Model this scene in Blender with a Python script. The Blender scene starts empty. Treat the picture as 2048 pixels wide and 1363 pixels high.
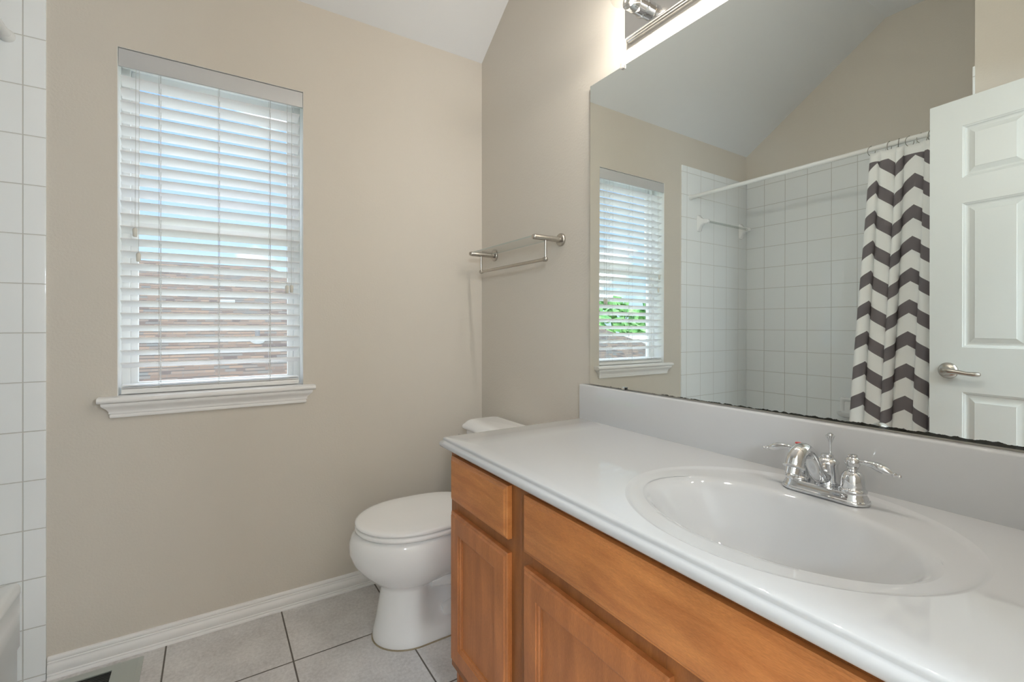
import bpy, bmesh, math, random
from mathutils import Vector, Matrix
random.seed(7)
S = bpy.context.scene
C = S.collection
PI = math.pi

# ------------------------------------------------------------------ camera
F_PX, YAW, V0 = 937.758, math.radians(32.6285), 649.4
cam_d = bpy.data.cameras.new('camera')
cam = bpy.data.objects.new('camera', cam_d)
C.objects.link(cam)
cam.location = (-1.1592, -2.10, 1.1509)
cam.rotation_euler = (PI / 2, 0, -YAW)
cam_d.sensor_width = 36
cam_d.sensor_fit = 'HORIZONTAL'
cam_d.lens = 36 * F_PX / 2048
cam_d.shift_y = -(681.5 - V0) / 2048
cam_d.clip_start = 0.01
cam_d.clip_end = 500
S.camera = cam

# ------------------------------------------------------------------ view, world, sun, big lights
S.view_settings.view_transform = 'Standard'
S.view_settings.look = 'None'
S.view_settings.exposure = 0.66
S.view_settings.gamma = 1
S.view_settings.use_curve_mapping = False
S.cycles.max_bounces = 14
S.cycles.diffuse_bounces = 8
S.cycles.glossy_bounces = 8
S.cycles.transparent_max_bounces = 16
S.cycles.use_denoising = True
S.cycles.sample_clamp_indirect = 6.0

W = bpy.data.worlds.new('sky')
S.world = W
W.use_nodes = True
wn, wl = W.node_tree.nodes, W.node_tree.links
wn.clear()
w_out = wn.new('ShaderNodeOutputWorld')
w_bg = wn.new('ShaderNodeBackground')
w_tc = wn.new('ShaderNodeTexCoord')
w_map = wn.new('ShaderNodeMapping')
w_map.inputs['Scale'].default_value = (1.0, 1.0, 2.6)
w_map.inputs['Location'].default_value = (0.35, 0.2, 0.1)
w_n = wn.new('ShaderNodeTexNoise')
w_n.inputs['Scale'].default_value = 2.2
w_n.inputs['Detail'].default_value = 6
w_cr = wn.new('ShaderNodeValToRGB')
w_cr.color_ramp.elements[0].position = 0.56
w_cr.color_ramp.elements[1].position = 0.68
w_sep = wn.new('ShaderNodeSeparateXYZ')
w_grad = wn.new('ShaderNodeValToRGB')
w_grad.color_ramp.elements[0].color = (0.60, 0.80, 1.0, 1)
w_grad.color_ramp.elements[1].color = (0.20, 0.42, 0.90, 1)
w_grad.color_ramp.elements[1].position = 0.55
w_mix = wn.new('ShaderNodeMix')
w_mix.data_type = 'RGBA'
w_mix.inputs['B'].default_value = (3.4, 3.5, 3.6, 1)
wl.new(w_tc.outputs['Generated'], w_map.inputs['Vector'])
wl.new(w_map.outputs[0], w_n.inputs['Vector'])
wl.new(w_n.outputs['Fac'], w_cr.inputs['Fac'])
wl.new(w_tc.outputs['Generated'], w_sep.inputs[0])
wl.new(w_sep.outputs['Z'], w_grad.inputs['Fac'])
wl.new(w_cr.outputs['Color'], w_mix.inputs['Factor'])
wl.new(w_grad.outputs['Color'], w_mix.inputs['A'])
w_hi = wn.new('ShaderNodeMapRange')
w_hi.inputs['From Min'].default_value = 0.45
w_hi.inputs['From Max'].default_value = 0.80
w_mix2 = wn.new('ShaderNodeMix')
w_mix2.data_type = 'RGBA'
w_mix2.inputs['B'].default_value = (5.0, 5.4, 6.0, 1)
wl.new(w_sep.outputs['Z'], w_hi.inputs['Value'])
wl.new(w_hi.outputs['Result'], w_mix2.inputs['Factor'])
wl.new(w_mix.outputs['Result'], w_mix2.inputs['A'])
wl.new(w_mix2.outputs['Result'], w_bg.inputs['Color'])
w_bg.inputs['Strength'].default_value = 0.9
wl.new(w_bg.outputs[0], w_out.inputs[0])

sun_d = bpy.data.lights.new('sun', 'SUN')
sun_d.energy = 1.1
sun_d.angle = math.radians(0.6)
sun_d.color = (0.90, 0.96, 1.0)
sun = bpy.data.objects.new('sun', sun_d)
C.objects.link(sun)
sun.rotation_euler = Vector((0.45, 0.62, -0.85)).to_track_quat('-Z', 'Y').to_euler()

BULB_W = 3.5       # each vanity bulb
HALL_FILL_W = 22.0      # hallway ceiling lamp, added as unseen fill
SCONCE_FILL_W = 47.0     # each sconce added in the hallway for fill


# ------------------------------------------------------------------ materials
def mat(name, col, rough=0.5, metal=0.0, **kw):
    m = bpy.data.materials.new(name)
    m.use_nodes = True
    b = m.node_tree.nodes['Principled BSDF']
    b.inputs['Base Color'].default_value = (*col, 1)
    b.inputs['Roughness'].default_value = rough
    b.inputs['Metallic'].default_value = metal
    for k, v in kw.items():
        b.inputs[k].default_value = v
    return m


def bump(m, scale, strength, dist=0.002, detail=3, stretch=None, rough=0.5):
    nt = m.node_tree
    b = nt.nodes['Principled BSDF']
    tc = nt.nodes.new('ShaderNodeTexCoord')
    mp = nt.nodes.new('ShaderNodeMapping')
    if stretch:
        mp.inputs['Scale'].default_value = stretch
    n = nt.nodes.new('ShaderNodeTexNoise')
    n.inputs['Scale'].default_value = scale
    n.inputs['Detail'].default_value = detail
    n.inputs['Roughness'].default_value = rough
    bp = nt.nodes.new('ShaderNodeBump')
    bp.inputs['Strength'].default_value = strength
    bp.inputs['Distance'].default_value = dist
    nt.links.new(tc.outputs['Object'], mp.inputs['Vector'])
    nt.links.new(mp.outputs[0], n.inputs['Vector'])
    nt.links.new(n.outputs['Fac'], bp.inputs['Height'])
    nt.links.new(bp.outputs[0], b.inputs['Normal'])
    return m


def mottle(m, c1, c2, scale, stretch=(1, 1, 1), p0=0.35, p1=0.65, detail=5, distort=0.0):
    nt = m.node_tree
    b = nt.nodes['Principled BSDF']
    tc = nt.nodes.new('ShaderNodeTexCoord')
    mp = nt.nodes.new('ShaderNodeMapping')
    mp.inputs['Scale'].default_value = stretch
    n = nt.nodes.new('ShaderNodeTexNoise')
    n.inputs['Scale'].default_value = scale
    n.inputs['Detail'].default_value = detail
    n.inputs['Distortion'].default_value = distort
    r = nt.nodes.new('ShaderNodeValToRGB')
    r.color_ramp.elements[0].position = p0
    r.color_ramp.elements[1].position = p1
    r.color_ramp.elements[0].color = (*c1, 1)
    r.color_ramp.elements[1].color = (*c2, 1)
    nt.links.new(tc.outputs['Object'], mp.inputs['Vector'])
    nt.links.new(mp.outputs[0], n.inputs['Vector'])
    nt.links.new(n.outputs['Fac'], r.inputs['Fac'])
    nt.links.new(r.outputs['Color'], b.inputs['Base Color'])
    return r


def math_node(nt, op, a, b=None, c=None):
    n = nt.nodes.new('ShaderNodeMath')
    n.operation = op
    for i, v in enumerate((a, b, c)):
        if v is None:
            continue
        if isinstance(v, (int, float)):
            n.inputs[i].default_value = v
        else:
            nt.links.new(v, n.inputs[i])
    return n.outputs[0]


def grid_mask(nt, axes, offs, pitch, w):
    """1 on grout, 0 on tile; axes like 'XZ' in object (world) coordinates."""
    tc = nt.nodes.new('ShaderNodeTexCoord')
    sp = nt.nodes.new('ShaderNodeSeparateXYZ')
    nt.links.new(tc.outputs['Object'], sp.inputs[0])
    outs = []
    for a, o, p in zip(axes, offs, pitch):
        v = math_node(nt, 'SUBTRACT', sp.outputs[a], o)
        v = math_node(nt, 'DIVIDE', v, p)
        v = math_node(nt, 'FRACT', v)
        q = math_node(nt, 'SUBTRACT', 1.0, v)
        v = math_node(nt, 'MINIMUM', v, q)
        outs.append(math_node(nt, 'MULTIPLY', v, p))
    d = math_node(nt, 'MINIMUM', outs[0], outs[1])
    mr = nt.nodes.new('ShaderNodeMapRange')
    mr.interpolation_type = 'SMOOTHSTEP'
    nt.links.new(d, mr.inputs['Value'])
    mr.inputs['From Min'].default_value = w * 0.35
    mr.inputs['From Max'].default_value = w
    mr.inputs['To Min'].default_value = 1
    mr.inputs['To Max'].default_value = 0
    return mr.outputs['Result']


def tile_mat(name, axes, offs, pitch, w, tile, grout, rough, grout_rough=0.7, depth=0.0015, bumpst=0.6):
    m = mat(name, tile, rough)
    nt = m.node_tree
    b = nt.nodes['Principled BSDF']
    g = grid_mask(nt, axes, offs, pitch, w)
    mx = nt.nodes.new('ShaderNodeMix')
    mx.data_type = 'RGBA'
    mx.inputs['A'].default_value = (*tile, 1)
    mx.inputs['B'].default_value = (*grout, 1)
    nt.links.new(g, mx.inputs['Factor'])
    nt.links.new(mx.outputs['Result'], b.inputs['Base Color'])
    nt.links.new(math_node(nt, 'MULTIPLY_ADD', g, grout_rough - rough, rough), b.inputs['Roughness'])
    bp = nt.nodes.new('ShaderNodeBump')
    bp.inputs['Strength'].default_value = bumpst
    bp.inputs['Distance'].default_value = depth
    nt.links.new(math_node(nt, 'SUBTRACT', 1.0, g), bp.inputs['Height'])
    nt.links.new(bp.outputs[0], b.inputs['Normal'])
    return m, mx


def wood(name, dark, light, stretch, rough=0.38):
    m = mat(name, light, rough)
    nt = m.node_tree
    b = nt.nodes['Principled BSDF']
    r = mottle(m, dark, light, 5.0, stretch, 0.28, 0.72, 6, 0.6)
    tc = nt.nodes.new('ShaderNodeTexCoord')
    n2 = nt.nodes.new('ShaderNodeTexNoise')
    n2.inputs['Scale'].default_value = 7.0
    n2.inputs['Detail'].default_value = 3
    nt.links.new(tc.outputs['Object'], n2.inputs['Vector'])
    mp = nt.nodes.new('ShaderNodeMapping')
    mp.inputs['Scale'].default_value = tuple(4 * s for s in stretch)
    nt.links.new(tc.outputs['Object'], mp.inputs['Vector'])
    wv = nt.nodes.new('ShaderNodeTexNoise')
    wv.inputs['Scale'].default_value = 30
    wv.inputs['Detail'].default_value = 2
    nt.links.new(mp.outputs[0], wv.inputs['Vector'])
    mx = nt.nodes.new('ShaderNodeMix')
    mx.data_type = 'RGBA'
    mx.blend_type = 'MULTIPLY'
    mx.inputs['Factor'].default_value = 1.0
    ad = math_node(nt, 'ADD', n2.outputs['Fac'], wv.outputs['Fac'])
    mr = nt.nodes.new('ShaderNodeMapRange')
    mr.inputs['From Min'].default_value = 0.6
    mr.inputs['From Max'].default_value = 1.4
    mr.inputs['To Min'].default_value = 0.74
    mr.inputs['To Max'].default_value = 1.18
    nt.links.new(ad, mr.inputs['Value'])
    nt.links.new(r.outputs['Color'], mx.inputs['A'])
    nt.links.new(mr.outputs['Result'], mx.inputs['B'])
    nt.links.new(mx.outputs['Result'], b.inputs['Base Color'])
    return m


M = {}
PAINT = (0.65, 0.605, 0.54)
M['wall'] = bump(mat('tan_wall_paint', PAINT, 0.55), 130, 0.50, 0.0012, 3)
M['ceiling'] = bump(mat('ceiling_paint', (0.75, 0.765, 0.785), 0.8), 160, 0.15, 0.001)
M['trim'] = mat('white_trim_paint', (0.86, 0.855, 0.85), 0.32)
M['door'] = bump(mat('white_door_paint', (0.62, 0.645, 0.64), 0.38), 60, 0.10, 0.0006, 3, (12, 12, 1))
M['vinyl'] = mat('window_vinyl', (0.85, 0.86, 0.85), 0.35)
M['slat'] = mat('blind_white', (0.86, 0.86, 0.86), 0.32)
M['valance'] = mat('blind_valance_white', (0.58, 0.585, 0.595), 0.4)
M['cord'] = mat('blind_cord', (0.62, 0.62, 0.60), 0.8)
M['tassel'] = mat('tassel_plastic', (0.72, 0.70, 0.64), 0.4)
M['dark'] = mat('dark_gap', (0.012, 0.011, 0.010), 0.9)
TILE = (0.86, 0.89, 0.905)
GROUT = (0.56, 0.56, 0.54)
TP = 0.1575
M['tile_back'], _ = tile_mat('bath_tile_back', 'XZ', (-1.665, 0.0228), (0.157, TP), 0.0022, TILE, GROUT, 0.09)
M['tile_left'], _ = tile_mat('bath_tile_left', 'YZ', (0.004, 0.0228), (0.1525, TP), 0.0022, TILE, GROUT, 0.09)
M['tile_end'], _ = tile_mat('bath_tile_end', 'XZ', (-1.665, 0.0228), (0.157, TP), 0.0022, TILE, GROUT, 0.09)
M['porcelain'] = mat('white_porcelain', (0.86, 0.865, 0.87), 0.07)
M['seat'] = mat('toilet_seat_plastic', (0.90, 0.90, 0.90), 0.14)
M['marble'] = mat('cultured_marble', (0.56, 0.565, 0.575), 0.03)
M['tub'] = mat('tub_enamel', (0.80, 0.81, 0.80), 0.10)
M['caulk'] = mat('stained_caulk', (0.34, 0.28, 0.19), 0.7)
M['chrome'] = mat('chrome', (0.72, 0.73, 0.745), 0.045, 1.0)
M['plate'] = mat('polished_plate', (0.72, 0.71, 0.70), 0.07, 1.0)
M['nickel'] = mat('brushed_nickel', (0.50, 0.47, 0.43), 0.27, 1.0)
M['red'] = mat('hot_marker_red', (0.55, 0.05, 0.05), 0.3)
M['black'] = mat('black_rubber', (0.01, 0.01, 0.01), 0.5)
M['woodH'] = wood('maple_grain_across', (0.47, 0.160, 0.042), (0.65, 0.260, 0.078), (6, 1.2, 9))
M['woodV'] = wood('maple_grain_up', (0.40, 0.140, 0.042), (0.55, 0.205, 0.065), (6, 7, 1.0))
M['woodF'] = wood('maple_face_frame', (0.24, 0.082, 0.020), (0.35, 0.128, 0.034), (6, 7, 1.0), 0.42)
M['register'] = mat('register_enamel', (0.42, 0.45, 0.42), 0.35)
M['hook'] = mat('curtain_hook_metal', (0.30, 0.31, 0.27), 0.3, 1.0)
M['rod'] = mat('white_rod', (0.78, 0.79, 0.78), 0.3)
M['switch'] = mat('ivory', (0.7, 0.68, 0.62), 0.4)

# floor tile
m, mx = tile_mat('grey_floor_tile', 'XY', (-0.9235, -0.345), (0.3735, 0.3735), 0.0036, (0.3, 0.3, 0.3), (0.13, 0.115, 0.10), 0.42, 0.9, 0.002, 0.8)
nt = m.node_tree
tc = nt.nodes.new('ShaderNodeTexCoord')
n1 = nt.nodes.new('ShaderNodeTexNoise'); n1.inputs['Scale'].default_value = 5.5; n1.inputs['Detail'].default_value = 8; n1.inputs['Roughness'].default_value = 0.62
n2 = nt.nodes.new('ShaderNodeTexNoise'); n2.inputs['Scale'].default_value = 90; n2.inputs['Detail'].default_value = 6; n2.inputs['Roughness'].default_value = 0.7
nt.links.new(tc.outputs['Object'], n1.inputs['Vector']); nt.links.new(tc.outputs['Object'], n2.inputs['Vector'])
sm = math_node(nt, 'ADD', n1.outputs['Fac'], n2.outputs['Fac'])
sm = math_node(nt, 'MULTIPLY', sm, 0.5)
rp = nt.nodes.new('ShaderNodeValToRGB')
rp.color_ramp.elements[0].position = 0.36; rp.color_ramp.elements[0].color = (0.50, 0.48, 0.475, 1)
rp.color_ramp.elements[1].position = 0.64; rp.color_ramp.elements[1].color = (0.78, 0.765, 0.76, 1)
nt.links.new(sm, rp.inputs['Fac']); nt.links.new(rp.outputs['Color'], mx.inputs['A'])
M['floor'] = m

# mirror glass with a desilvered dark lower edge
m = mat('silvered_glass', (0.88, 0.93, 0.92), 0.0, 1.0)
nt = m.node_tree; b = nt.nodes['Principled BSDF']
tc = nt.nodes.new('ShaderNodeTexCoord'); sp = nt.nodes.new('ShaderNodeSeparateXYZ')
nt.links.new(tc.outputs['Object'], sp.inputs[0])
ns = nt.nodes.new('ShaderNodeTexNoise'); ns.inputs['Scale'].default_value = 70; ns.inputs['Detail'].default_value = 4
nt.links.new(tc.outputs['Object'], ns.inputs['Vector'])
lim = math_node(nt, 'MULTIPLY_ADD', sp.outputs['Y'], -0.0085, 0.9355)      # wear grows toward the door end
lim = math_node(nt, 'MULTIPLY_ADD', ns.outputs['Fac'], 0.010, math_node(nt, 'SUBTRACT', lim, 0.0105))
edge = math_node(nt, 'LESS_THAN', sp.outputs['Z'], lim)
mx = nt.nodes.new('ShaderNodeMix'); mx.data_type = 'RGBA'
mx.inputs['A'].default_value = (0.88, 0.93, 0.92, 1); mx.inputs['B'].default_value = (0.02, 0.02, 0.015, 1)
nt.links.new(edge, mx.inputs['Factor']); nt.links.new(mx.outputs['Result'], b.inputs['Base Color'])
nt.links.new(math_node(nt, 'SUBTRACT', 1.0, edge), b.inputs['Metallic'])
M['mirror'] = m


def clear_glass(name, tint, refl_rough=0.0, ior=1.45):
    m = bpy.data.materials.new(name)
    m.use_nodes = True
    nt = m.node_tree
    nt.nodes.clear()
    o = nt.nodes.new('ShaderNodeOutputMaterial')
    t = nt.nodes.new('ShaderNodeBsdfTransparent')
    t.inputs[0].default_value = (*tint, 1)
    g = nt.nodes.new('ShaderNodeBsdfGlossy')
    g.inputs['Roughness'].default_value = refl_rough
    f = nt.nodes.new('ShaderNodeFresnel')
    f.inputs['IOR'].default_value = ior
    x = nt.nodes.new('ShaderNodeMixShader')
    ge = nt.nodes.new('ShaderNodeNewGeometry')
    fac = math_node(nt, 'MULTIPLY', f.outputs[0], math_node(nt, 'SUBTRACT', 1.0, ge.outputs['Backfacing']))
    nt.links.new(fac, x.inputs[0]); nt.links.new(t.outputs[0], x.inputs[1]); nt.links.new(g.outputs[0], x.inputs[2])
    nt.links.new(x.outputs[0], o.inputs[0])
    return m


M['pane'] = clear_glass('window_glass', (0.97, 0.98, 0.97))
M['bulbglass'] = clear_glass('bulb_glass', (0.96, 0.95, 0.93), 0.02)
M['shelfglass'] = clear_glass('shelf_glass', (0.95, 0.96, 0.955))
M['shelfedge'] = mat('shelf_glass_edge', (0.50, 0.54, 0.50), 0.15)
M['clip'] = mat('clear_plastic_clip', (0.52, 0.48, 0.46), 0.15)
m = mat('filament_glow', (1, 0.8, 0.5), 0.5)
m.node_tree.nodes['Principled BSDF'].inputs['Emission Color'].default_value = (1, 0.62, 0.28, 1)
m.node_tree.nodes['Principled BSDF'].inputs['Emission Strength'].default_value = 18
M['filament'] = m

# chevron curtain, from UV in metres
m = mat('chevron_fabric', (0.75, 0.76, 0.75), 0.75)
nt = m.node_tree; b = nt.nodes['Principled BSDF']
uv = nt.nodes.new('ShaderNodeUVMap'); sp = nt.nodes.new('ShaderNodeSeparateXYZ')
nt.links.new(uv.outputs[0], sp.inputs[0])
fr = math_node(nt, 'FRACT', math_node(nt, 'DIVIDE', sp.outputs['X'], 0.26))
tri = math_node(nt, 'ABSOLUTE', math_node(nt, 'MULTIPLY_ADD', fr, 2.0, -1.0))
vv = math_node(nt, 'MULTIPLY_ADD', tri, 0.10, sp.outputs['Y'])
st = math_node(nt, 'LESS_THAN', math_node(nt, 'FRACT', math_node(nt, 'DIVIDE', vv, 0.152)), 0.43)
st = math_node(nt, 'MULTIPLY', st, math_node(nt, 'LESS_THAN', sp.outputs['Y'], 1.985))
mx = nt.nodes.new('ShaderNodeMix'); mx.data_type = 'RGBA'
mx.inputs['A'].default_value = (0.84, 0.86, 0.86, 1); mx.inputs['B'].default_value = (0.155, 0.14, 0.15, 1)
nt.links.new(st, mx.inputs['Factor']); nt.links.new(mx.outputs['Result'], b.inputs['Base Color'])
M['chevron'] = m

# asphalt shingles for the roof next door (object coordinates: X along ridge, Y down slope)
m = mat('asphalt_shingle', (0.3, 0.22, 0.17), 0.9)
nt = m.node_tree; b = nt.nodes['Principled BSDF']
uv = nt.nodes.new('ShaderNodeUVMap')
bk = nt.nodes.new('ShaderNodeTexBrick')
bk.inputs['Scale'].default_value = 1.0
bk.inputs['Brick Width'].default_value = 0.17; bk.inputs['Row Height'].default_value = 0.085
bk.inputs['Mortar Size'].default_value = 0.003; bk.offset = 0.37; bk.squash = 0.7; bk.squash_frequency = 3
bk.inputs['Color1'].default_value = (0.0, 0, 0, 1); bk.inputs['Color2'].default_value = (1, 1, 1, 1)
bk.inputs['Mortar'].default_value = (0.5, 0.5, 0.5, 1)
nt.links.new(uv.outputs[0], bk.inputs['Vector'])
rp = nt.nodes.new('ShaderNodeValToRGB')
e = rp.color_ramp.elements
e[0].position = 0.0; e[0].color = (0.045, 0.033, 0.028, 1)
e[1].position = 1.0; e[1].color = (0.125, 0.086, 0.058, 1)
for p_, c_ in ((0.3, (0.095, 0.064, 0.044, 1)), (0.5, (0.075, 0.075, 0.068, 1)), (0.75, (0.11, 0.075, 0.052, 1))):
    q = rp.color_ramp.elements.new(p_); q.color = c_
nt.links.new(bk.outputs['Color'], rp.inputs['Fac'])
sp = nt.nodes.new('ShaderNodeSeparateXYZ'); nt.links.new(uv.outputs[0], sp.inputs[0])
fr = math_node(nt, 'FRACT', math_node(nt, 'DIVIDE', sp.outputs['Y'], 0.085))
wn2 = nt.nodes.new('ShaderNodeTexNoise'); wn2.inputs['Scale'].default_value = 2.0; nt.links.new(uv.outputs[0], wn2.inputs['Vector'])
lap = math_node(nt, 'GREATER_THAN', fr, 0.80)
lap_shade = math_node(nt, 'MULTIPLY', lap, math_node(nt, 'GREATER_THAN', bk.outputs['Color'], 0.35))  # shade below each overlapping course, painted into the colour
mx = nt.nodes.new('ShaderNodeMix'); mx.data_type = 'RGBA'
nt.links.new(lap_shade, mx.inputs['Factor']); nt.links.new(rp.outputs['Color'], mx.inputs['A']); mx.inputs['B'].default_value = (0.022, 0.017, 0.014, 1)
nt.links.new(mx.outputs['Result'], b.inputs['Base Color'])
M['shingle'] = m
M['leaf'] = mat('leaves', (0.12, 0.30, 0.08), 0.8)
mottle(M['leaf'], (0.06, 0.20, 0.05), (0.26, 0.48, 0.16), 3.0)
M['bark'] = mat('bark', (0.15, 0.10, 0.07), 0.9)
M['pale_roof'] = mat('pale_sunlit_roof', (0.72, 0.68, 0.62), 0.8)
M['brick'] = mat('tan_siding', (0.55, 0.45, 0.36), 0.9)
M['lawn'] = mat('lawn', (0.42, 0.44, 0.34), 0.95)
M['vent'] = mat('vent_pipe', (0.36, 0.36, 0.33), 0.5)
M['carpet'] = mat('hall_carpet', (0.42, 0.38, 0.33), 0.95)
m = mat('fill_glow_glass', (0.9, 0.88, 0.82), 0.4)  # glowing glass shared by the added hallway fill lamps
m.node_tree.nodes['Principled BSDF'].inputs['Emission Color'].default_value = (1, 0.93, 0.84, 1)
m.node_tree.nodes['Principled BSDF'].inputs['Emission Strength'].default_value = 2.0
M['fill_glass'] = m


# ------------------------------------------------------------------ mesh helpers
def obj(name, bm, m, parent=None, ang=38, recalc=True):
    if recalc:
        bmesh.ops.recalc_face_normals(bm, faces=bm.faces)
    lim = math.radians(ang)
    for f in bm.faces:
        f.smooth = True
    for e_ in bm.edges:
        if len(e_.link_faces) == 2:
            e_.smooth = e_.calc_face_angle(0) < lim
    me = bpy.data.meshes.new(name)
    bm.to_mesh(me)
    bm.free()
    o = bpy.data.objects.new(name, me)
    C.objects.link(o)
    for mm in (m if isinstance(m, (list, tuple)) else [m]):
        me.materials.append(mm)
    if parent:
        o.parent = parent
    return o


def thing(name, label, cat, loc=(0, 0, 0), rotz=0, group=None):
    o = bpy.data.objects.new(name, None)
    o.empty_display_size = 0.05
    C.objects.link(o)
    o.location = loc
    o.rotation_euler = (0, 0, rotz)
    o['label'] = label
    o['category'] = cat
    if group:
        o['group'] = group
    return o


def tag(o, label, cat, group=None, kind=None):
    o['label'] = label
    o['category'] = cat
    if group:
        o['group'] = group
    if kind:
        o['kind'] = kind
    return o


def struct(o, label=None):
    o['kind'] = 'structure'
    if label:
        o['label'] = label
    return o


def NB():
    return bmesh.new()


def bx(bm, x0, x1, y0, y1, z0, z1, bev=0.0, seg=2):
    t = bmesh.new()
    r = bmesh.ops.create_cube(t, size=1)
    for v in t.verts:
        v.co = Vector(((x0 + x1) / 2 + v.co.x * (x1 - x0), (y0 + y1) / 2 + v.co.y * (y1 - y0), (z0 + z1) / 2 + v.co.z * (z1 - z0)))
    if bev:
        bmesh.ops.bevel(t, geom=t.edges[:], offset=bev, segments=seg, affect='EDGES', profile=0.5)
    merge(bm, t)
    return bm


def merge(bm, t, mtx=None):
    vm = {}
    for v in t.verts:
        vm[v] = bm.verts.new(mtx @ v.co if mtx else v.co)
    for f in t.faces:
        try:
            nf = bm.faces.new([vm[v] for v in f.verts])
            nf.material_index = f.material_index
        except ValueError:
            pass
    t.free()


def loft(bm, rings, cap0=True, cap1=True, closed=True, mi=0):
    vs = [[bm.verts.new(p) for p in r] for r in rings]
    n = len(rings[0])
    for a, b_ in zip(vs[:-1], vs[1:]):
        for i in range(n if closed else n - 1):
            j = (i + 1) % n
            f = bm.faces.new((a[i], a[j], b_[j], b_[i]))
            f.material_index = mi
    if cap0:
        bm.faces.new(vs[0][::-1]).material_index = mi
    if cap1:
        bm.faces.new(vs[-1]).material_index = mi
    return vs


def basis(d):
    d = Vector(d).normalized()
    a = Vector((0, 0, 1)) if abs(d.z) < 0.9 else Vector((1, 0, 0))
    u = d.cross(a).normalized()
    return u, d.cross(u).normalized(), d


def lathe(bm, prof, origin, axis=(0, 0, 1), n=32, cap0=True, cap1=True, sx=1.0, sy=1.0):
    """prof: (radius, height along axis)."""
    u, v, d = basis(axis)
    o = Vector(origin)
    rings = []
    for r, h in prof:
        rings.append([o + d * h + (u * math.cos(2 * PI * i / n) * sx + v * math.sin(2 * PI * i / n) * sy) * max(r, 1e-5) for i in range(n)])
    loft(bm, rings, cap0, cap1)
    return bm


def tube(bm, pts, rad, n=12, cap=True, squash=None):
    pts = [Vector(p) for p in pts]
    k = len(pts)
    rads = rad if isinstance(rad, (list, tuple)) else [rad] * k
    t0 = (pts[1] - pts[0]).normalized()
    u, v, _ = basis(t0)
    rings = []
    prev = t0
    for i in range(k):
        if i == 0:
            t = t0
        elif i == k - 1:
            t = (pts[-1] - pts[-2]).normalized()
        else:
            t = ((pts[i] - pts[i - 1]).normalized() + (pts[i + 1] - pts[i]).normalized()).normalized()
        q = prev.rotation_difference(t)
        u = q @ u
        v = q @ v
        prev = t
        s = squash[i] if squash else (1, 1)
        rings.append([pts[i] + (u * math.cos(2 * PI * j / n) * s[0] + v * math.sin(2 * PI * j / n) * s[1]) * rads[i] for j in range(n)])
    loft(bm, rings, cap, cap)
    return bm


def ball(bm, c, r, n=16, scale=(1, 1, 1)):
    t = bmesh.new()
    bmesh.ops.create_uvsphere(t, u_segments=n, v_segments=max(6, n // 2), radius=r)
    merge(bm, t, Matrix.Translation(c) @ Matrix.Diagonal((*scale, 1)))
    return bm


def prism(bm, poly, axis, a, b_):
    """extrude 2D polygon along an axis: 'X' poly=(y,z), 'Y' poly=(x,z), 'Z' poly=(x,y)"""
    def P(p, t):
        return {'X': (t, p[0], p[1]), 'Y': (p[0], t, p[1]), 'Z': (p[0], p[1], t)}[axis]
    loft(bm, [[P(p, a) for p in poly], [P(p, b_) for p in poly]])
    return bm


def smooth_path(ctrl, n=8):
    """Catmull-Rom through control points (tuples of any length)."""
    out = []
    P = [tuple(c) for c in ctrl]
    P = [P[0]] + P + [P[-1]]
    for i in range(1, len(P) - 2):
        for k in range(n):
            t = k / n
            out.append(tuple(0.5 * ((2 * b_) + (c - a) * t + (2 * a - 5 * b_ + 4 * c - d) * t * t + (3 * b_ - a - 3 * c + d) * t ** 3)
                             for a, b_, c, d in zip(P[i - 1], P[i], P[i + 1], P[i + 2])))
    out.append(P[-2])
    return out


def rrect(x0, x1, y0, y1, r, z, n=5):
    pts = []
    for cx, cy, a0 in ((x1 - r, y1 - r, 0), (x0 + r, y1 - r, 90), (x0 + r, y0 + r, 180), (x1 - r, y0 + r, 270)):
        for k in range(n + 1):
            a = math.radians(a0 + 90 * k / n)
            pts.append((cx + r * math.cos(a), cy + r * math.sin(a), z))
    return pts


# ------------------------------------------------------------------ dimensions
WX = 0.002                    # face of the mirror wall
LX = -2.413                   # face of the tub side wall
ZC0, SLOPE, YR, ZC1 = 2.485, 0.67, -0.906, 3.092
WL, WR, WT, WB = -1.4344, -0.8399, 2.1149, 0.885      # window recess
YF = -2.15                    # front wall (door wall) face
YE = -1.489                   # tub end wall face
SX = -1.611                   # wall face beside the tub end

# ------------------------------------------------------------------ room shell
bm = NB(); bx(bm, -2.55, 0.16, -2.21, 0.14, -0.12, 0.0)
struct(obj('floor', bm, M['floor']))
bm = NB(); bx(bm, -2.55, 1.0, -4.0, -2.21, -0.12, 0.0)
struct(obj('floor_hall', bm, M['carpet']))

bm = NB()
prism(bm, [(0.16, ZC0 - 0.16 * SLOPE), (YR, ZC1), (-4.0, ZC1), (-4.0, ZC1 + 0.12), (YR - 0.04, ZC1 + 0.12), (0.16, ZC0 + 0.05)], 'X', -2.56, 1.0)
struct(obj('ceiling', bm, M['ceiling'], ang=5))

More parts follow.
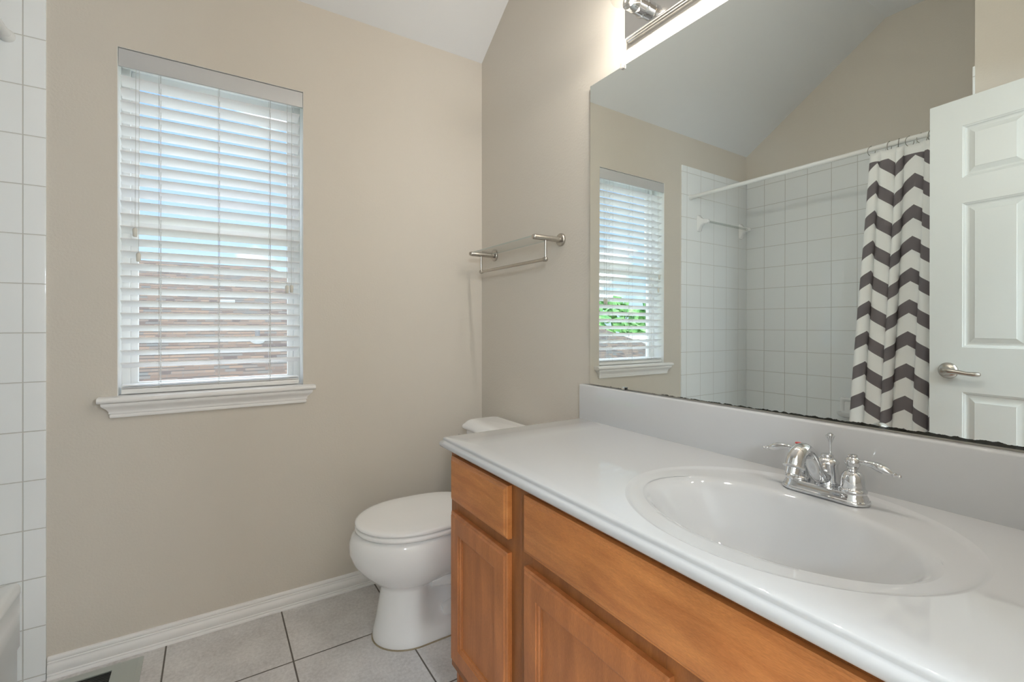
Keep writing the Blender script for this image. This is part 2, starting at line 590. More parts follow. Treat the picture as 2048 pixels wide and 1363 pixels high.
bm = NB()
D = 0.14
ztop = ZC0 + 0.02
bx(bm, -2.55, WL, 0, D, -0.1, ztop)
bx(bm, WR, 0.14, 0, D, -0.1, ztop)
bx(bm, WL, WR, 0, D, -0.1, WB)
bx(bm, WL, WR, 0, D, WT, ztop)
struct(obj('wall_back', bm, M['wall']))
side = [(0.0, -0.1), (0.0, ZC0 + 0.03), (YR, ZC1 + 0.03), (-2.27, ZC1 + 0.03), (-2.27, -0.1)]
bm = NB(); prism(bm, side, 'X', WX, 0.14)
struct(obj('wall_right', bm, M['wall']))
bm = NB(); prism(bm, side, 'X', -2.55, LX)
struct(obj('wall_left', bm, M['wall']))
bm = NB(); bx(bm, LX, SX, YF - 0.12, YE, -0.05, ZC1 + 0.02)
struct(obj('wall_tub_end', bm, M['wall']))
bm = NB()
DL, DR, DT = -1.338, -0.560, 2.09
bx(bm, SX, DL, YF - 0.12, YF, -0.05, ZC1 + 0.02)
bx(bm, DR, WX, YF - 0.12, YF, -0.05, ZC1 + 0.02)
bx(bm, DL, DR, YF - 0.12, YF, DT, ZC1 + 0.02)
struct(obj('wall_front', bm, M['wall']))
bm = NB()
bx(bm, -2.55, 1.0, -4.0, -3.88, -0.05, ZC1 + 0.02)
bx(bm, -2.55, -2.43, -3.88, -2.27, -0.05, ZC1 + 0.02)
bx(bm, 0.88, 1.0, -3.88, -2.27, -0.05, ZC1 + 0.02)
bx(bm, 0.14, 0.88, -2.39, -2.27, -0.05, ZC1 + 0.02)
struct(obj('wall_hall', bm, M['wall']))

# tile surround
TT = 2.2725
def tile_slab(name, box, m):
    bm = NB(); bx(bm, *box, bev=0.0022, seg=2)
    return struct(obj(name, bm, m))
tile_slab('wall_tile_back', (LX, -1.6115, -0.008, 0.001, 0.0, TT), M['tile_back'])
tile_slab('wall_tile_left', (LX - 0.001, LX + 0.008, YE, -0.008, 0.0, TT), M['tile_left'])
tile_slab('wall_tile_end', (LX + 0.008, SX + 0.001, YE - 0.001, YE + 0.008, 0.0, TT), M['tile_end'])

# baseboards: colonial profile swept along the wall
def base_prof(o, s):
    """(distance out, z)"""
    return [(0, 0), (0.0145, 0), (0.0150, 0.004), (0.0135, 0.009), (0.0105, 0.0105), (0.0132, 0.0125), (0.0130, 0.0155), (0.0098, 0.0175),
            (0.0116, 0.022), (0.0135, 0.030), (0.0135, 0.036), (0.0112, 0.045), (0.0085, 0.049), (0.0085, 0.0505),
            (0.0100, 0.0515), (0.0102, 0.0545), (0.0072, 0.0565), (0.0090, 0.059), (0.0095, 0.066), (0.0075, 0.0705), (0, 0.0715)]
bm = NB(); prism(bm, [(-a, z) for a, z in base_prof(0, 0)], 'X', -1.6085, WX)
struct(obj('baseboard_back', bm, M['trim'], ang=50))
bm = NB(); prism(bm, [(WX - a, z) for a, z in base_prof(0, 0)], 'Y', -0.0155, -0.772)
struct(obj('baseboard_right', bm, M['trim'], ang=50))
bm = NB(); prism(bm, [(SX + a, z) for a, z in base_prof(0, 0)], 'Y', YF, YE)
struct(obj('baseboard_left', bm, M['trim'], ang=50))

# door frame and casing at the doorway
bm = NB()
bx(bm, DL, DL + 0.015, YF - 0.12, YF, 0, DT)
bx(bm, DR - 0.015, DR, YF - 0.12, YF, 0, DT)
bx(bm, DL, DR, YF - 0.12, YF, DT - 0.015, DT)
for x0, x1 in ((DL - 0.055, DL + 0.006), (DR - 0.006, DR + 0.055)):
    bx(bm, x0, x1, YF - 0.001, YF + 0.013, 0, DT + 0.05, 0.003)
bx(bm, DL - 0.055, DR + 0.055, YF - 0.001, YF + 0.0125, DT - 0.006, DT + 0.052, 0.003)
struct(obj('trim_1', bm, M['trim']))

# ------------------------------------------------------------------ window
win = thing('window_1', 'white vinyl double-hung window behind the blind', 'window')
win['kind'] = 'structure'
del win['category']
yo, yi = 0.135, 0.085
bm = NB()
fw = 0.026
bx(bm, WL, WL + fw, yi, yo, WB, WT, 0.002)
bx(bm, WR - fw + 0.0, WR, yi, yo, WB, WT, 0.002)
bx(bm, WL + fw, WR - fw, yi + 0.001, yo, WT - 0.03, WT)
bx(bm, WL + fw, WR - fw, yi + 0.001, yo, WB, WB + 0.03)
# reveal liner: painted drywall return
obj('window_frame', bm, M['vinyl'], win)
bm = NB()
bx(bm, WL - 0.001, WL + 0.0012, 0.001, yi, WB, WT)
bx(bm, WR - 0.0012, WR + 0.001, 0.001, yi, WB, WT)
bx(bm, WL, WR, 0.001, yi, WT - 0.0012, WT + 0.001)
obj('window_reveal', bm, M['vinyl'], win)
zm = 1.515
for nm, z0, z1, y0, y1, gy in (('upper_sash', zm - 0.012, WT - 0.03, 0.112, 0.132, 0.122), ('lower_sash', WB + 0.03, zm + 0.016, 0.090, 0.111, 0.10)):
    bm = NB()
    sx0, sx1 = WL + fw, WR - fw
    w_ = 0.022
    bx(bm, sx0, sx0 + w_, y0, y1, z0, z1, 0.002)
    bx(bm, sx1 - w_, sx1, y0, y1, z0, z1, 0.002)
    bx(bm, sx0 + w_ - 0.001, sx1 - w_ + 0.001, y0 + 0.0006, y1 - 0.0006, z0, z0 + 0.026)
    bx(bm, sx0 + w_ - 0.001, sx1 - w_ + 0.001, y0 + 0.0006, y1 - 0.0006, z1 - 0.026, z1)
    s = obj(nm, bm, M['vinyl'], win)
    bm = NB(); bx(bm, sx0 + 0.018, sx1 - 0.018, gy - 0.001, gy + 0.001, z0 + 0.02, z1 - 0.02)
    obj('pane', bm, M['pane'], s)
# stool and apron
bm = NB()
nose = [(0.088, 0.885), (0.088, 0.905), (-0.030, 0.905), (-0.038, 0.9035), (-0.043, 0.8995), (-0.0445, 0.895), (-0.043, 0.890), (-0.038, 0.8865), (-0.030, 0.885)]
prism(bm, [p for p in nose], 'X', WL + 0.0005, WR - 0.0005)
horn = [(0.0, 0.885), (0.0, 0.905)] + nose[2:]
prism(bm, horn, 'X', -1.4832, WL + 0.0005)
prism(bm, horn, 'X', WR - 0.0005, -0.799)
sill = obj('window_sill', bm, M['trim'], win, ang=50)
bm = NB()
rings = []
for z, d in ((0.8325, 0.010), (0.8325, 0.013), (0.836, 0.0145), (0.843, 0.0145), (0.8455, 0.0125), (0.8465, 0.0165), (0.849, 0.0175), (0.852, 0.0165),
             (0.856, 0.018), (0.862, 0.0215), (0.868, 0.027), (0.873, 0.0325), (0.877, 0.035), (0.885, 0.0355)):
    k = 0.036 - d
    rings.append([(-1.4745 + k, 0.0, z), (-0.8085 - k, 0.0, z), (-0.8085 - k, -d, z), (-1.4745 + k, -d, z)])
loft(bm, rings)
obj('sill_apron', bm, M['trim'], win, ang=50)

# ------------------------------------------------------------------ blind
bl = thing('window_blind', 'white two-inch slat blind with open slats hanging in the window', 'blind', (WL, 0, WT))
def BO(name, bm, m, parent=None):
    o = obj(name, bm, m, parent or bl)
    if parent is None:
        for v in o.data.vertices:
            v.co -= Vector((WL, 0, WT))
    else:
        for v in o.data.vertices:
            v.co -= Vector((WL, 0, WT))
    return o
bm = NB(); bx(bm, WL + 0.0025, WR - 0.0025, 0.001, 0.009, 2.049, WT - 0.0045, 0.0012)
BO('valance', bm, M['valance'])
bm = NB(); bx(bm, WL + 0.006, WR - 0.006, 0.012, 0.062, 2.068, WT - 0.004, 0.002)
BO('headrail', bm, M['slat'])
SL0, SL1 = -1.4285, -0.8525
TILT = math.radians(-22)
slat_z = [2.0125 - 0.04365 * i for i in range(24)]
slat_z = [z for z in slat_z if z > 0.985]
bm = NB()
YS = 0.036
for z in slat_z:
    prof = []
    for side_ in (1, -1):
        ks = range(-4, 5) if side_ == 1 else range(4, -5, -1)
        for k in ks:
            t = k / 4
            a, h = t * 0.025, 0.0014 * side_ + 0.0022 * (1 - t * t)
            y = YS + a * math.cos(TILT) - h * math.sin(TILT)
            zz = z + a * math.sin(TILT) + h * math.cos(TILT)
            prof.append((y, zz))
    prism(bm, prof, 'X', SL0, SL1)
BO('slats', bm, M['slat'])
bm = NB()
zb = 0.908
bx(bm, SL0 + 0.002, SL1 - 0.002, 0.010, 0.062, zb, zb + 0.018, 0.004, 3)
bx(bm, SL0 + 0.002, SL1 - 0.002, 0.016, 0.060, zb + 0.02, zb + 0.023, 0.001)
bx(bm, SL0 + 0.002, SL1 - 0.002, 0.014, 0.062, zb + 0.028, zb + 0.031, 0.001)
BO('bottom_rail', bm, M['slat'])
for lx in (-1.3196, -1.1377, -0.9624):
    bm = NB()
    for yy in (0.0095, 0.0625):
        tube(bm, [(lx, yy, 2.07), (lx, yy, zb + 0.015)], 0.0007, 5)
    tube(bm, [(lx + 0.004, 0.036, 2.07), (lx + 0.004, 0.036, zb + 0.015)], 0.0009, 5)
    for z in slat_z:
        tube(bm, [(lx, 0.0095, z + 0.006), (lx, 0.0625, z - 0.013)], 0.0006, 4)
    BO('ladder_cord', bm, M['cord'])
for tx, tz in ((-1.3863, 1.4763), (-1.3766, 1.3893), (-0.9016, 1.2961), (-0.8849, 1.2989)):
    bm = NB(); tube(bm, [(tx + 0.002, 0.008, 2.06), (tx, 0.003, tz + 0.012)], 0.0008, 6)
    lc = BO('lift_cord', bm, M['cord'])
    bm = NB(); lathe(bm, [(0.002, 0.016), (0.0060, 0.0135), (0.0075, 0.008), (0.0062, -0.014), (0.0045, -0.016)][::-1], (tx, 0.003 - 0.002, tz), n=14)
    BO('tassel', bm, M['tassel'], lc)

# ------------------------------------------------------------------ bathtub
tub = thing('bathtub', 'white alcove bathtub with straight apron between tiled walls', 'bathtub', (LX, YE, 0))
zt = 0.338
bm = NB()
x0, x1, y0, y1 = LX + 0.010, -1.668, YE + 0.010, -0.0085
def RR(ix, z, r=0.01, ox=None):
    return rrect(x0 + ix, (x1 - ix) if ox is None else (x1 - ox), y0 + ix, y1 - ix, r, z, 6)
R = []
for off, z in ((0.008, 0.0), (0.008, 0.130), (0.005, 0.134), (0.002, 0.138), (0.002, 0.25), (0.002, 0.300), (0.000, 0.306), (0.000, 0.320), (0.003, 0.330), (0.010, 0.3365), (0.020, zt)):
    R.append(rrect(x0, x1 - off, y0, y1, 0.006, z, 6))
for i_, z, r in ((0.075, zt, 0.16), (0.088, zt - 0.004, 0.16), (0.097, zt - 0.014, 0.155), (0.11, 0.25, 0.15), (0.13, 0.12, 0.14), (0.16, 0.075, 0.12), (0.22, 0.06, 0.08)):
    R.append(rrect(x0 + i_ * 0.7, x1 - i_, y0 + i_ * 1.3, y1 - i_ * 1.3, r, z, 6))
loft(bm, R, True, True)
o = obj('tub_shell', bm, M['tub'], tub)
for v in o.data.vertices:
    v.co -= Vector((LX, YE, 0))
bm = NB(); lathe(bm, [(0.0, -0.002), (0.026, -0.002), (0.028, 0.001), (0.022, 0.004), (0.0, 0.004)], (0.37, 0.25, 0.0605), n=20)
obj('drain_ring', bm, M['chrome'], tub)

# shower rod
bm = NB()
RX, RZ = -1.70, 2.057
tube(bm, [(RX, -0.0085, RZ), (RX, YE + 0.0085, RZ + 0.004)], 0.0128, 20)
rod = obj('curtain_rod', bm, M['rod'])
tag(rod, 'white round shower curtain rod spanning the tub alcove', 'curtain rod')
for yy, d in ((-0.0082, -1), (YE + 0.0082, 1)):
    bm = NB(); lathe(bm, [(0.020, 0), (0.020, 0.006), (0.0165, 0.012), (0.0135, 0.020)], (RX, yy, RZ + (0.004 if d > 0 else 0)), (0, d, 0), 20)
    obj('rod_end_cap', bm, M['rod'], rod)

# curtain
YT0, YT1, ZCT, ZCB = -1.078, -1.452, 2.040, 0.30
NSEG, NZ = 300, 64
bm = NB()
uvl = bm.loops.layers.uv.new('UVMap')
fold = [0.0, 0.12, 0.30, 0.38, 0.58, 0.70, 0.88, 1.0]
def fold_phase(s):
    for k in range(len(fold) - 1):
        if s <= fold[k + 1]:
            t = (s - fold[k]) / (fold[k + 1] - fold[k])
            return k + t
    return len(fold) - 1
rows = []
for iz in range(NZ + 1):
    t = iz / NZ
    z = ZCT + (ZCB - ZCT) * t
    cxx = RX + 0.085 * (3 * t * t - 2 * t ** 3) * 1.0
    ya = YT0 + 0.062 * t ** 0.9
    yb = YT1 - 0.018 * t
    amp = 0.020 + 0.020 * min(1, t * 1.8)
    row = []
    for i in range(NSEG + 1):
        s = i / NSEG
        ph = fold_phase(s)
        w_ = math.sin(PI * ph)
        k = int(ph)
        a_k = (1.0, 0.7, 1.15, 0.6, 0.9, 1.2, 0.65, 1.1, 0.9, 1.2, 0.8, 1.0)[min(k, 11)]
        x = cxx + amp * a_k * (w_ if k % 2 == 0 else w_) * (1 if k % 2 == 0 else -1) * 1.0 + 0.006 * math.sin(9 * s + 3 * t)
        y = ya + (yb - ya) * s + 0.010 * math.sin(2 * PI * ph) * (0.5 + t)
        sag = 0.012 * abs(math.sin(PI * ph)) * (1 - t) ** 6
        row.append(Vector((x, y, z - sag)))
    rows.append(row)
def arclen(row):
    L = [0]
    for a, b_ in zip(row[:-1], row[1:]):
        L.append(L[-1] + (b_ - a).length)
    return L
Ls = arclen(rows[NZ // 2])
Ls = [l * 0.86 + 0.06 for l in Ls]
V = [[bm.verts.new(p) for p in r] for r in rows]
for iz in range(NZ):
    for i in range(NSEG):
        f = bm.faces.new((V[iz][i], V[iz][i + 1], V[iz + 1][i + 1], V[iz + 1][i]))
        zs = (rows[iz][i].z, rows[iz][i + 1].z, rows[iz + 1][i + 1].z, rows[iz + 1][i].z)
        for lp, uu, zz in zip(f.loops, (Ls[i], Ls[i + 1], Ls[i + 1], Ls[i]), zs):
            lp[uvl].uv = (uu, zz)
cur = obj('shower_curtain', bm, M['chevron'], recalc=False, ang=80)
tag(cur, 'white and grey chevron shower curtain gathered on the rod beside the door', 'curtain')
sm_ = cur.modifiers.new('thickness', 'SOLIDIFY'); sm_.thickness = 0.0012

# curtain rings
def ring_obj(y, lab):
    bm = NB()
    pts = []
    for k in range(22):
        a = 2 * PI * k / 22 * 0.93 + 0.2
        pts.append((0.021 * math.sin(a), 0.004 * math.sin(a * 0.5), 0.024 * math.cos(a) - 0.008))
    tube(bm, pts, 0.0014, 8)
    ball(bm, pts[-1], 0.0030, 8)
    ball(bm, pts[0], 0.0030, 8)
    o = obj('curtain_ring', bm, M['hook'])
    o.location = (RX, y, RZ + 0.001)
    return o
ring_labels = ['metal curtain ring at the window end of the gathered curtain', 'second metal curtain ring from the window end of the rod',
               'third metal curtain ring from the window end of the rod', 'fourth metal curtain ring from the window end of the rod',
               'fifth metal curtain ring from the window end of the rod', 'sixth metal curtain ring from the window end of the rod',
               'metal curtain ring closest to the edge of the open door']
r0 = None
for y, rz_, lab in zip((-1.085, -1.161, -1.198, -1.241, -1.287, -1.320, -1.356), (0.5, 0.1, -0.3, 0.6, 0.9, 0.15, 0.55), ring_labels):
    if r0 is None:
        r0 = ring_obj(y, lab); o = r0
    else:
        o = r0.copy(); C.objects.link(o)
        o.location = (RX, y, RZ + 0.001)
    o.rotation_euler = (0, 0, rz_)
    tag(o, lab, 'curtain ring', 'rings holding the shower curtain')

# ceramic towel bar on the tiled back wall
tb = thing('ceramic_towel_bar', 'white ceramic towel bar with clear rod on the tub wall', 'towel bar', (-2.06, -0.008, 1.885))
for px_ in (-0.262, 0.262):
    bm = NB()
    rings = []
    for d, wx_, z0, z1 in ((0.0, 0.026, -0.058, 0.058), (0.006, 0.026, -0.058, 0.058), (0.012, 0.022, -0.046, 0.050), (0.024, 0.017, -0.022, 0.036), (0.045, 0.016, -0.008, 0.026),
                           (0.065, 0.017, -0.010, 0.022), (0.078, 0.015, -0.006, 0.018), (0.083, 0.009, -0.001, 0.012)):
        pts = rrect(px_ - wx_, px_ + wx_, z0, z1, min(wx_, (z1 - z0) / 2) * 0.55, 0, 4)
        rings.append([(p[0], -d, p[1]) for p in pts])
    loft(bm, rings)
    obj('bar_bracket', bm, M['porcelain'], tb, ang=60)
bm = NB(); tube(bm, [(-0.262, -0.062, 0.006), (0.262, -0.062, 0.006)], 0.0085, 14)
obj('bar_rod', bm, clear_glass('acrylic_rod', (0.85, 0.87, 0.86)), tb)

# soap dish
sd = thing('soap_dish', 'white ceramic soap dish set in the tile above the tub', 'soap dish', (LX + 0.008, -0.745, 0.615))
bm = NB()
rings = []
for d, hy, z0, z1 in ((0, 0.080, -0.064, 0.066), (0.010, 0.080, -0.064, 0.066), (0.014, 0.075, -0.060, 0.060)):
    rings.append([(d, p[0], p[1]) for p in rrect(-hy, hy, z0, z1, 0.012, 0, 4)])
for d, hy, z0, z1 in ((0.012, 0.062, -0.030, 0.048), (0.002, 0.056, -0.026, 0.042)):
    rings.append([(d, p[0], p[1]) for p in rrect(-hy, hy, z0, z1, 0.010, 0, 4)])
loft(bm, rings)
obj('dish_back', bm, M['porcelain'], sd, ang=50)
bm = NB()
rings = []
for z, d, hy in ((-0.064, 0.020, 0.060), (-0.052, 0.055, 0.072), (-0.038, 0.070, 0.078), (-0.028, 0.072, 0.080)):
    rings.append(rrect(0.001, d, -hy, hy, 0.010, z, 4))
for z, d, hy in ((-0.028, 0.062, 0.070), (-0.042, 0.055, 0.062)):
    rings.append(rrect(0.008, d, -hy, hy, 0.008, z, 4))
loft(bm, rings)
obj('dish_tray', bm, M['porcelain'], sd, ang=50)

# ------------------------------------------------------------------ vanity cabinet
VY1, VY0 = -0.776, -2.146      # window end, door-wall end
VX = -0.533                    # face frame front
ZV = 0.780
van = thing('vanity_cabinet', 'brown stained maple bathroom vanity cabinet under the white sink top', 'cabinet', (0, 0, 0))
bm = NB()
bx(bm, VX + 0.018, -0.003, VY1 - 0.014, VY1, 0.0, ZV - 0.001)      # end panel
bm2 = bm
# notch for toe kick is made by stopping the front below 0.10
bx(bm, VX + 0.075, VX + 0.09, VY0, VY1 - 0.014, 0.0, 0.10)
bx(bm, VX + 0.018, -0.02, VY0, VY1 - 0.014, 0.10, 0.116)
bx(bm, -0.02, -0.003, VY0, VY1 - 0.014, 0.0, ZV - 0.001)
bx(bm, VX + 0.018, -0.003, VY0, VY0 + 0.014, 0.0, ZV - 0.001)
obj('body', bm, M['woodV'], van)
bm = NB()
Y1L, Y1R = -0.800, -1.1126     # first column of fronts
Y2L, Y2M, Y2N, Y2R = -1.1926, -1.606, -1.652, -2.066
fr_y = [(VY1, -0.822), (-1.094, -1.1621), (-1.1625, -1.214), (-1.59, -1.668), (-2.045, VY0)]
for a, b_ in fr_y:
    bx(bm, VX, VX + 0.0185, b_, a, 0.10, ZV - 0.001, 0.0008, 1)
for a, b_ in ((-0.822, -1.094), (-1.214, -1.59), (-1.668, -2.045)):
    bx(bm, VX + 0.0004, VX + 0.018, b_, a, 0.725, ZV - 0.001)
    bx(bm, VX + 0.0004, VX + 0.018, b_, a, 0.565, 0.635)
    bx(bm, VX + 0.0004, VX + 0.018, b_, a, 0.10, 0.16)
obj('face_frame', bm, M['woodF'], van)

def front(name, ya, yb_, z0, z1, m):
    """slab front with stepped ogee edge; ya is the window-side edge"""
    bm = NB()
    rings = []
    for d, ins in ((0, 0), (0.0115, 0), (0.0125, 0.0018), (0.0145, 0.0035), (0.0150, 0.0065), (0.0165, 0.0085), (0.0185, 0.0105), (0.0190, 0.0130)):
        rings.append([(VX - d, ya - ins, z0 + ins), (VX - d, yb_ + ins, z0 + ins), (VX - d, yb_ + ins, z1 - ins), (VX - d, ya - ins, z1 - ins)])
    loft(bm, rings)
    return obj(name, bm, m, van, ang=25)

front('drawer_front', Y1L, Y1R - 0.009, 0.622, 0.754, M['woodH'])
ff = front('false_drawer_front', Y2L, Y2R, 0.622, 0.754, M['woodH'])

def cab_door(ya, yb_, z0, z1):
    d_ = bpy.data.objects.new('cabinet_door', None); C.objects.link(d_); d_.parent = van
    d_.location = (VX, ya, z0)
    sw = 0.056
    # frame ring with profile: outer edge, face, inner bead down to panel
    prof = [(0, 0), (0.0115, 0), (0.0125, 0.0018), (0.0145, 0.0035), (0.0150, 0.0065), (0.0165, 0.0085), (0.0188, 0.0105), (0.0190, 0.0125),
            (0.0190, sw - 0.001), (0.0165, sw), (0.0160, sw + 0.003), (0.0145, sw + 0.0055), (0.0110, sw + 0.0075), (0.0105, sw + 0.010), (0.0080, sw + 0.0105)]
    bm = NB()
    rings = []
    for d, ins in prof:
        rings.append([(-d, -ins, ins), (-d, (yb_ - ya) + ins, ins), (-d, (yb_ - ya) + ins, z1 - z0 - ins), (-d, -ins, z1 - z0 - ins)])
    vs = loft(bm, rings, True, False)
    obj('door_frame', bm, M['woodV'], d_, ang=25)
    bm = NB(); bx(bm, -0.0082, -0.003, (yb_ - ya) + sw + 0.006, -sw - 0.006, sw + 0.006, z1 - z0 - sw - 0.006)
    obj('door_panel', bm, M['woodV'], d_)
    return d_
cab_door(Y1L, Y1R - 0.009, 0.138, 0.588)
cab_door(Y2L, Y2M, 0.138, 0.588)
cab_door(Y2N, Y2R, 0.138, 0.588)

# ------------------------------------------------------------------ vanity top with integral basin
top = thing('sink_countertop', 'glossy white marble-look countertop with integral oval sink and backsplash', 'countertop', (0, 0, 0))
ZT = 0.8084
TX0, TX1, TY1, TY0 = -0.5575, -0.001, -0.781, -2.148
OC, OA = (-0.286, -1.632), (0.246, 0.284)
IC, IA = (-0.309, -1.626), (0.153, 0.230)
angs = [2 * PI * k / 160 for k in range(160)]
for cx_, cy_ in ((TX0, TY0), (TX0, TY1), (TX1, TY0), (TX1, TY1)):
    angs.append(math.atan2(cy_ - OC[1], cx_ - OC[0]) % (2 * PI))
angs = sorted(set(angs))
def rect_pt(a):
    dx, dy = math.cos(a), math.sin(a)
    t = 1e9
    if dx > 1e-9: t = min(t, (TX1 - OC[0]) / dx)
    if dx < -1e-9: t = min(t, (TX0 - OC[0]) / dx)
    if dy > 1e-9: t = min(t, (TY1 - OC[1]) / dy)
    if dy < -1e-9: t = min(t, (TY0 - OC[1]) / dy)
    return OC[0] + dx * t, OC[1] + dy * t
def off_pt(p, off):
    x, y = p
    if abs(x - TX0) < 1e-6: x -= off
    if abs(y - TY1) < 1e-6: y += off
    return x, y
def ell(c, ax, a, k=1.0):
    # angle in true polar direction for even correspondence with rect_pt
    dx, dy = math.cos(a), math.sin(a)
    r = 1 / math.sqrt((dx / ax[0]) ** 2 + (dy / ax[1]) ** 2)
    return c[0] + dx * r * k, c[1] + dy * r * k
bm = NB()
RG = []
under = [(-0.012, -0.030), (0.009, -0.030), (0.0115, -0.0285), (0.0135, -0.0245), (0.0138, -0.020), (0.0125, -0.0155), (0.0085, -0.0115), (0.0050, -0.0100),
         (0.0045, -0.0085), (0.0045, -0.0045), (0.0030, -0.0014), (0.0, 0.0)]
for off, dz in under:
    RG.append([(*off_pt(rect_pt(a), off), ZT + dz) for a in angs])
RG.append([(*[0.25 * e2 + 0.75 * r2 for e2, r2 in zip(ell(OC, OA, a), rect_pt(a))], ZT) for a in angs])
RG.append([(*[0.6 * e2 + 0.4 * r2 for e2, r2 in zip(ell(OC, OA, a), rect_pt(a))], ZT) for a in angs])
RG.append([(*ell(OC, OA, a, 1.003), ZT) for a in angs])
loft(bm, RG, False, False)
obj('counter_slab', bm, M['marble'], top, ang=60)
bm = NB()
RG = []
for k, dz in ((1.003, 0), (0.992, -0.0006), (0.978, -0.0026), (0.962, -0.0040), (0.94, -0.0047)):
    RG.append([(*ell(OC, OA, a, k), ZT + dz) for a in angs])
for t in (0.35, 0.7, 0.9):
    RG.append([(*[(1 - t) * e1 + t * e2 for e1, e2 in zip(ell(OC, OA, a, 0.94), ell(IC, IA, a, 1.06))], ZT - 0.0047 - 0.003 * t) for a in angs])
for k, dz in ((1.08, -0.0080), (1.045, -0.0098), (1.01, -0.0140), (0.98, -0.0205), (0.945, -0.030), (0.90, -0.043), (0.84, -0.060), (0.755, -0.082), (0.64, -0.113), (0.48, -0.128), (0.32, -0.136), (0.17, -0.140), (0.10, -0.142)):
    RG.append([(*ell(IC, IA, a, k), ZT + dz) for a in angs])
loft(bm, RG, False, True)
obj('sink_basin', bm, M['marble'], top, ang=60)
bm = NB(); lathe(bm, [(0.0, 0), (0.026, 0), (0.027, 0.002), (0.020, 0.0035), (0.014, 0.002), (0.012, 0.006), (0.0, 0.007)], (IC[0], IC[1], ZT - 0.1425), n=24)
obj('sink_drain', bm, M['chrome'], top)
bm = NB()
ZS = 0.9339
prism(bm, [(WX - 0.001, ZT - 0.001), (-0.0205, ZT - 0.001), (-0.0205, ZS - 0.005), (-0.0190, ZS - 0.0015), (-0.0155, ZS), (WX - 0.001, ZS)], 'Y', TY1, TY0)
obj('backsplash', bm, M['marble'], top, ang=60)

# ------------------------------------------------------------------ faucet (4 inch centreset)
fz = ZT - 0.0046
FX, FY = -0.098, -1.634
fau = thing('faucet', 'chrome two-handle sink faucet with curved spout on the countertop', 'faucet', (FX, FY, fz))
bm = NB()
def stad(hx, hy, z, n=10):
    """stadium outline: half-length hy, half-width hx"""
    pts = []
    for k in range(n + 1):
        a = -PI / 2 + PI * k / n
        pts.append((hx * math.sin(a + PI / 2) * 0 + hx * math.cos(a + PI / 2) * -1, (hy - hx) + hx * math.sin(a + PI / 2), z))
    for k in range(n + 1):
        a = PI / 2 + PI * k / n
        pts.append((-hx * math.cos(a + PI / 2), -(hy - hx) + hx * math.sin(a + PI / 2), z))
    return pts
loft(bm, [stad(hx, hy, z) for hx, hy, z in ((0.029, 0.080, 0.0), (0.0295, 0.0805, 0.003), (0.0285, 0.0795, 0.006), (0.0265, 0.0775, 0.0075), (0.0255, 0.0765, 0.012), (0.0235, 0.0745, 0.0145), (0.0225, 0.0735, 0.019), (0.021, 0.072, 0.0205))])
obj('base_plate', bm, M['chrome'], fau, ang=30)
for sgn in (-1, 1):
    hy = 0.051 * sgn
    bm = NB()
    lathe(bm, [(0.0235, 0.019), (0.0240, 0.023), (0.0232, 0.026), (0.0205, 0.028), (0.0197, 0.034), (0.0194, 0.044), (0.0178, 0.053), (0.0138, 0.059), (0.0085, 0.061), (0.0075, 0.064), (0.0100, 0.066), (0.0098, 0.069)], (0, hy, 0), n=28)
    hd = obj('handle', bm, M['chrome'], fau, ang=45)
    bm = NB()
    lathe(bm, [(0.0095, 0.069), (0.0125, 0.073), (0.0138, 0.078), (0.0125, 0.0835), (0.0095, 0.0865), (0.0075, 0.088), (0.0085, 0.0905), (0.0070, 0.0930), (0.0, 0.0938)], (0, hy, 0), n=24)
    dr = Vector((0.03 if sgn < 0 else -0.02, sgn * 1.0, -0.10)).normalized()
    p0 = Vector((0, hy, 0.0795))
    L = [(0.008, 0.0050), (0.014, 0.0042), (0.022, 0.0046), (0.032, 0.0068), (0.042, 0.0086), (0.050, 0.0084), (0.057, 0.0064), (0.0615, 0.0040), (0.0635, 0.0030), (0.0650, 0.0042), (0.0672, 0.0046),
         (0.0690, 0.0030), (0.0705, 0.0024), (0.0725, 0.0038), (0.0750, 0.0040), (0.0770, 0.0020), (0.0775, 0.0003)]
    tube(bm, [p0 + dr * d + Vector((0, 0, 0.004 * math.sin(d * 60))) for d, r in L], [r for d, r in L], 14)
    obj('lever', bm, M['chrome'], hd, ang=50)
bm = NB(); lathe(bm, [(0.0, 0.0935), (0.0058, 0.0937), (0.0056, 0.0952), (0.0, 0.0958)], (0, 0.051, 0), n=16)
o = obj('hot_marker', bm, M['red'], fau); o['label'] = 'red hot water marker'
# centre column
bm = NB()
lathe(bm, [(0.0215, 0.019), (0.0225, 0.023), (0.0225, 0.027), (0.0205, 0.030), (0.0195, 0.060), (0.0215, 0.0635), (0.0215, 0.066), (0.0180, 0.070), (0.0140, 0.0735), (0.0115, 0.0745), (0.0122, 0.0775), (0.0105, 0.0805), (0.0, 0.082)], (0.012, 0, 0), n=28)
obj('column', bm, M['chrome'], fau, ang=45)
